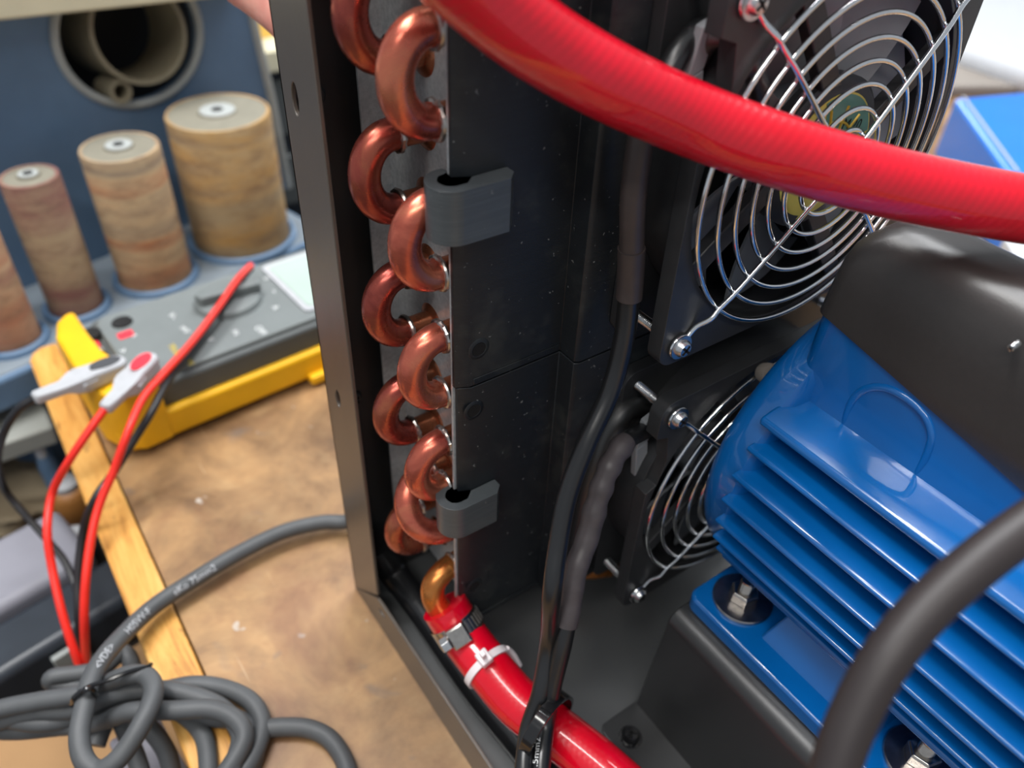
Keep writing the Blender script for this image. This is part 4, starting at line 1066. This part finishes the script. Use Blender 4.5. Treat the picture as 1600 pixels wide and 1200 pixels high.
# ================================================================== BACKGROUND, TOP LEFT
q = dep(410, 82, 900)
cabt = thing('side_cabinet', 'cream topped dark cabinet beyond the sander', 'cabinet', (q[0] + 40, q[1] + 120, -1080))
zt0 = q[2]
link('cabinet_top', bx(q[0] - 200, q[0] + 320, q[1], q[1] + 420, zt0 - 24, zt0), M_['cream'], cabt, smooth=False, bev=2)
link('carcass', bx(q[0] - 190, q[0] + 310, q[1] + 14, q[1] + 410, -1080, zt0 - 24), M_['darkcase'], cabt, smooth=False)
for k_ in range(3):
    link('drawer_front', bx(q[0] - 180, q[0] + 300, q[1] + 4, q[1] + 14, zt0 - 100 - 90 * k_, zt0 - 36 - 90 * k_), M_['meterdark'], cabt, smooth=False, bev=2)
rbox('card_box', 'yellow card box on the cream cabinet top behind the hand', 'box', q[0] - 10, q[1] + 82, zt0, 150, 90, 90, 0.2, M_['orange'], 2)

# ================================================================== BACKGROUND, RIGHT
zt1 = -130
A_ = [at(1488, 156, 2, zt1), at(1450, 236, 2, zt1)]
tp = [at(1492, 153, 2, zt1), at(1576, 272, 2, zt1), at(1760, 470, 2, zt1), at(1760, 130, 2, zt1)]
bm = bmesh.new(); prism(bm, [(p[0], p[1]) for p in tp], XY, ZB - 0.0, zt1)
tbm = thing('toolbox', 'bright blue steel toolbox behind the upper fan on the right', 'toolbox', (tp[0][0] + 60, tp[0][1] - 20, ZB))
link('body', bm, M_['brightblue'], tbm, bev=4, seg=3)
a0, a1 = Vector(tp[0]), Vector(tp[1]); a2 = Vector(tp[3]); off = (a2 - a0).normalized() * 10
link('edge_highlight', tb([tuple(a0 + off + Vector((0, 0, .3))), tuple(a1 + off + Vector((0, 0, .3)))], 1.2, 8), M_['clipgrey'], tbm)  # pale rod that draws the highlight along the bevelled edge
rw = thing('white_worktop', 'white worktop beyond the bench at the right', 'table', (1500, 500, -1080))
zt2 = -190
link('top', bx(920, 2200, -400, 1500, zt2 - 30, zt2), M_['whiteplastic'], rw, smooth=False)
for x, y in ((960, -360), (2160, -360), (960, 1460), (2160, 1460)): link('leg', bx(x - 20, x + 20, y - 20, y + 20, -1080, zt2 - 30), M_['whiteplastic'], rw, smooth=False)
a = at(1440, 66, 2, zt2 + 20); b = at(1720, 160, 2, zt2 + 20)
t = tag(link('white_pipe', tb([a, b], 20, 24), M_['whiteplastic']), 'white round pipe lying on the white worktop', 'pipe')
a = at(1520, 140, 2, zt2)
rbox('folded_cloth', 'folded taupe cloth between the pipe and the blue toolbox', 'cloth', a[0] + 40, a[1], zt2, 220, 90, 14, -0.5, M_['taupe'], 3)
# paper by the motor
q = at(1352, 430, 2, ZB + 20); bm = bmesh.new(); N_ = 26; G = []
for i in range(N_):
    row = []
    for j in range(N_):
        x = q[0] - 110 + 210 * i / (N_ - 1); y = q[1] - 70 + 150 * j / (N_ - 1)
        z = ZB + 14 + 10 * abs(math.sin(x * .055 + y * .03)) + 7 * abs(math.sin(y * .06 - x * .025 + 1)) + 2 * random.random()
        row.append(bm.verts.new((x, y, z)))
    G.append(row)
for i in range(N_ - 1):
    for j in range(N_ - 1): bm.faces.new((G[i][j], G[i + 1][j], G[i + 1][j + 1], G[i][j + 1]))
bmesh.ops.solidify(bm, geom=bm.faces[:], thickness=0.6)
tag(link('wrapping_paper', bm, M_['paper'], smooth=False), 'crumpled beige wrapping paper on the bench behind the motor', 'paper')

q = at(1590, 405, 2, ZB + 40); rbox('white_carton', 'white carton on the bench at the right, beneath the large red hose', 'carton', q[0] + 6, q[1] - 34, ZB + 0.3, 110, 56, 40, 0.8, M_['whiteplastic'], 2)

# ================================================================== HAND
hd = []
def cap(bm, a, b, r1, r2): 
    P_ = [Vector(a).lerp(Vector(b), t) for t in (0, .25, .5, .75, 1)]
    tube(bm, [tuple(p) for p in P_], [r1 + (r2 - r1) * t for t in (0, .25, .5, .75, 1)], 16)
    for c, r in ((a, r1), (b, r2)):
        g = bmesh.ops.create_icosphere(bm, subdivisions=3, radius=r); bmesh.ops.translate(bm, verts=g['verts'], vec=Vector(c))
ZH_ = 322
def hp(x, y, dz=0): return dep(x + 15, y, ZH_ + dz)
bm = bmesh.new()
wr = hp(300, -190, 26); 
cap(bm, hp(200, -330, 50), wr, 30, 25)                        # forearm to wrist
knk = [hp(366, -28, 14), hp(396, -66, 10), hp(424, -106, 8), hp(446, -146, 8)]
for k_, kn in enumerate(knk): cap(bm, wr, kn, 19, 10.5)
tips = [((408, 6, 10), (446, 44, 4), (474, 70, -2)), ((446, -30, 6), (492, 14, -2), (520, 42, -6)), ((474, -68, 4), (522, -24, -4), (552, 6, -8)), ((492, -112, 6), (532, -76, -2), (560, -48, -8))]
rad_ = [(10.2, 9.4, 8.6, 7.6), (10.5, 9.6, 8.8, 7.8), (10.2, 9.4, 8.6, 7.6), (9.0, 8.2, 7.5, 6.8)]
for kn, tp_, rr_ in zip(knk, tips, rad_):
    pts = [kn] + [hp(*q) for q in tp_]
    for i in range(3): cap(bm, pts[i], pts[i + 1], rr_[i], rr_[i + 1])
th = [hp(350, -170, -8), hp(400, -210, -26), hp(446, -214, -34), hp(480, -196, -38)]
for i in range(3): cap(bm, th[i], th[i + 1], 13 - i * 1.6, 11.4 - i * 1.6)
hand = link('hand', bm, M_['skin'], origin=wr)
hand.name = 'person'
rm = hand.modifiers.new('remesh', 'REMESH'); rm.mode = 'VOXEL'; rm.voxel_size = 0.0016; rm.use_smooth_shade = True
smo = hand.modifiers.new('smooth', 'SMOOTH'); smo.factor = 0.6; smo.iterations = 6
tag(hand, 'person holding the back of the black case, bare hand showing at the top', 'person')

for o in bpy.data.objects:
    if '_org' in o: del o['_org']
